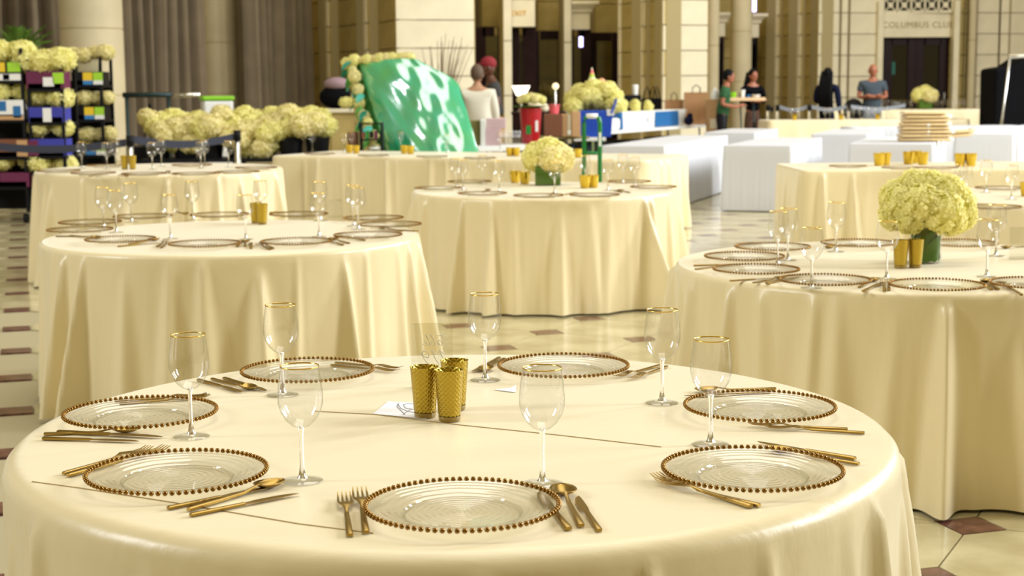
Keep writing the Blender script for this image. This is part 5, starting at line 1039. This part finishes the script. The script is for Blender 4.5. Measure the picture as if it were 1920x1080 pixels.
def person(label, loc, face, H, arms, legs=None, skin='skin', top='grey_shirt', sleeve=1, tophem=.88, bottom='khaki', hair=None, hairlen=0, cap=None, lean=0., tunic=False, headturn=0., slim=1., bag=None):
    t = thing('person', label, 'person', (loc[0], loc[1], 0), face); s = H/1.75; t.scale = (s,)*3
    ln = lambda z: -lean*max(0, z-.95)
    P = lambda x, y, z: (x, y+ln(z), z)
    legs = legs or [((.09, 0, .90), (.10, -.02, .48), (.10, .02, .09), (.11, -.13, .035)), ((-.09, 0, .90), (-.10, -.02, .48), (-.10, .02, .09), (-.11, -.13, .035))]
    V, E, Rr = [], [], []
    chain(V, E, Rr, [P(0, 0, .96), P(0, 0, 1.12), P(0, .005, 1.30), P(0, .01, 1.42), P(0, 0, 1.50), P(0, -.01, 1.56)], [(.12*slim, .09), (.12*slim, .09), (.155*slim, .11), (.11, .08), .055, .058])
    sh = 3
    for a in arms: chain(V, E, Rr, [P(*a[0]), P(*a[1]), P(*a[2]), P(*a[3])], [.055, .043, .03, .032], sh)
    for l in legs: chain(V, E, Rr, list(l), [.07*slim, .055, .042, .038], 0)
    body = skin_mesh('body', V, E, Rr, 0)
    bm = bmesh.new(); bm.from_mesh(body)
    hb = MB(); hy = ln(1.65)
    ca, sa = math.cos(headturn), math.sin(headturn); rot = lambda x, y, z: (x*ca-y*sa, x*sa+y*ca+hy-.015, z)
    for q in (MB().ball((0, 0, 1.645), .1, 16, 12, (.76, .95, 1.14)), MB().ball((0, -.035, 1.575), .055, 10, 8, (.95, .9, .8)), MB().add([(-.014, -.088, 1.615), (.014, -.088, 1.615), (0, -.118, 1.617), (0, -.088, 1.668)], [(0, 1, 2), (0, 2, 3), (1, 3, 2)]),
              MB().ball((.078, 0, 1.635), .028, 8, 6, (.4, .8, 1.2)), MB().ball((-.078, 0, 1.635), .028, 8, 6, (.4, .8, 1.2))):
        hb.add([rot(*v) for v in q.v], q.f)
    for a in arms:                           # a palm with five fingers of different lengths
        w_ = Vector(P(*a[3])); e_ = Vector(P(*a[2])); dd = (w_-e_).normalized(); sd = dd.cross(Vector((0, 0, 1)) if abs(dd.z) < .9 else Vector((0, 1, 0))).normalized(); nn = dd.cross(sd)
        hb.tube([w_-dd*.02, w_+dd*.03, w_+dd*.07], [.026, .034, .030], 8)
        for k, (off, L) in enumerate(((-.027, .055), (-.009, .072), (.009, .078), (.027, .070))):
            r0 = w_+dd*.06+sd*off; hb.tube([r0, r0+dd*L*.5+nn*.006, r0+dd*L+nn*.026], [.0095, .0085, .0065], 6)
        r0 = w_+dd*.012-sd*.026; hb.tube([r0, r0+dd*.028-sd*.024, r0+dd*.058-sd*.026], [.012, .0105, .008], 6)
    hm = hb.mesh('x', True); bm.from_mesh(hm); bm.to_mesh(body); bm.free(); body.polygons.foreach_set('use_smooth', [True]*len(body.polygons))
    link('body', body, skin, t)
    eb = MB()
    for x in (-.03, .03): eb.ball(rot(x, -.083, 1.652), .010, 8, 6)
    eb.build('eyes', 'ink', t, smooth=True); mb_ = MB(); mb_.tube([rot(-.022, -.085, 1.585), rot(0, -.093, 1.583), rot(.022, -.085, 1.585)], .005, 6); mb_.build('mouth', 'skin_red', t, smooth=True)
    V, E, Rr = [], [], []; hz = [P(0, 0, tophem), P(0, 0, 1.12), P(0, .005, 1.30), P(0, .012, 1.425), P(0, .005, 1.47)]
    rr = [(.19*slim, .145), (.16*slim, .125), (.175*slim, .130), (.135, .098), (.075, .07)] if not tunic else [(.26, .21), (.225, .175), (.20, .15), (.15, .11), (.08, .075)]
    chain(V, E, Rr, hz, rr)
    for a in arms:
        if sleeve >= 2: chain(V, E, Rr, [P(*a[0]), P(*a[1]), tuple(Vector(P(*a[1])).lerp(Vector(P(*a[2])), .85))], [.075, .062, .045], 3)
        else: chain(V, E, Rr, [P(*a[0]), tuple(Vector(P(*a[0])).lerp(Vector(P(*a[1])), .62))], [.078, .068], 3)
    link('top', skin_mesh('top', V, E, Rr, 0), top, t)
    V, E, Rr = [], [], []; V += [(0, 0, 1.03), (0, 0, .95), (0, 0, .86)]; Rr += [(.155*slim, .118), (.175*slim, .135), (.18*slim, .135)]; E += [(0, 1), (1, 2)]
    for l in legs: chain(V, E, Rr, [tuple(Vector(l[0])+Vector((0, 0, -.06))), l[1], (l[2][0], l[2][1], .13)], [.105*slim, .078, .065], 2)
    link('trousers', skin_mesh('trousers', V, E, Rr, 0), bottom, t)
    sb_ = MB()
    for l in legs: sb_.ball((l[3][0], l[3][1]+.06, .042), .05, 12, 8, (.9, 2.4, .84))
    sb_.build('shoes', 'black', t, smooth=True)
    if hair:
        h = MB(); h.add([rot(*v) for v in MB().ball((0, .018, 1.668), .106, 16, 12, (.84, .95, 1.08)).v if True], MB().ball((0, 0, 0), 1, 16, 12).f)
        if hairlen:
            for k in range(9): x = -.085+.17*k/8; h.tube([rot(x, .05, 1.70), rot(x*1.15, .10, 1.50), rot(x*1.25, .14, 1.30), rot(x*1.1, .13, 1.60-hairlen)], [.035, .042, .04, .015], 6)
        h.build('hair', hair, t, smooth=True)
    if cap:
        h = MB(); bl = MB().ball((0, .005, 1.695), .104, 16, 12, (.86, 1.02, .88)); h.add([rot(*v) for v in bl.v], bl.f); h.add([rot(*v) for v in MB().ball((0, -.10, 1.69), .07, 12, 6, (1., 1.1, .12)).v], MB().ball((0, 0, 0), 1, 12, 6).f); h.build('cap', cap, t, smooth=True)
    if bag: MB().ball(bag[0], 1, 14, 9, bag[1]).build('shoulder_bag', bag[2], t, smooth=True)
    return t
hang = lambda s: ((.19*s, .01, 1.40), (.24*s, .03, 1.14), (.25*s, -.02, .90), (.25*s, -.05, .82))
fwd = lambda s: ((.19*s, .01, 1.40), (.23*s, .02, 1.15), (.16*s, -.22, 1.10), (.10*s, -.30, 1.12))
cross = lambda s: ((.19*s, .01, 1.40), (.25*s, .0, 1.16), (.06*s, -.17, 1.16), (-.06*s, -.19, 1.18))
Yp = 20.6
person('grey-haired person in a loose cream tunic, seen from behind', XY(895, Yp), PI, 1.76, [fwd(1), hang(-1)], skin='skin', top='cream_shirt', sleeve=2, tophem=.78, bottom='cream_shirt', hair='greyhair', tunic=True)
person('man in red cap, charcoal T-shirt and khaki trousers facing left', XY(930, Yp+.75), -PI/2+.15, 1.87, [fwd(1), fwd(-1)], skin='skin_dark', top='grey_shirt', sleeve=1, tophem=1.0, bottom='khaki', cap='redcap', lean=.12)
person('person in a dark green T-shirt leaning over the high table', XY(1354, 28.0), PI/2-.2, 1.76, [fwd(1), fwd(-1)], skin='skin_red', top='green_shirt', bottom='black', hair='blackhair', lean=.15, slim=.9)
person('long-haired woman in a black blazer and brown trousers behind the high table', XY(1411, 29.9), .35, 1.79, [cross(1), cross(-1)], skin='skin_red', top='blackcloth', sleeve=2, tophem=.92, bottom='brown_cloth', hair='blackhair', hairlen=.42, slim=.85)
person('person with very long black hair standing in profile by the belt barrier', XY(1551, 30.2), PI-.6, 1.80, [fwd(1), hang(-1)], skin='skin_dark', top='navy', sleeve=2, bottom='navy', hair='blackhair', hairlen=.75, slim=.72)
person('bald man in a slate T-shirt with hands together and a dark satchel', XY(1635, 30.4), -.1, 1.88, [cross(1), cross(-1)], skin='skin_red', top='slate_shirt', sleeve=1, tophem=.86, bottom='pale_jeans', slim=1.1, bag=((-.33, .02, .92), (.19, .12, .22), 'black'))
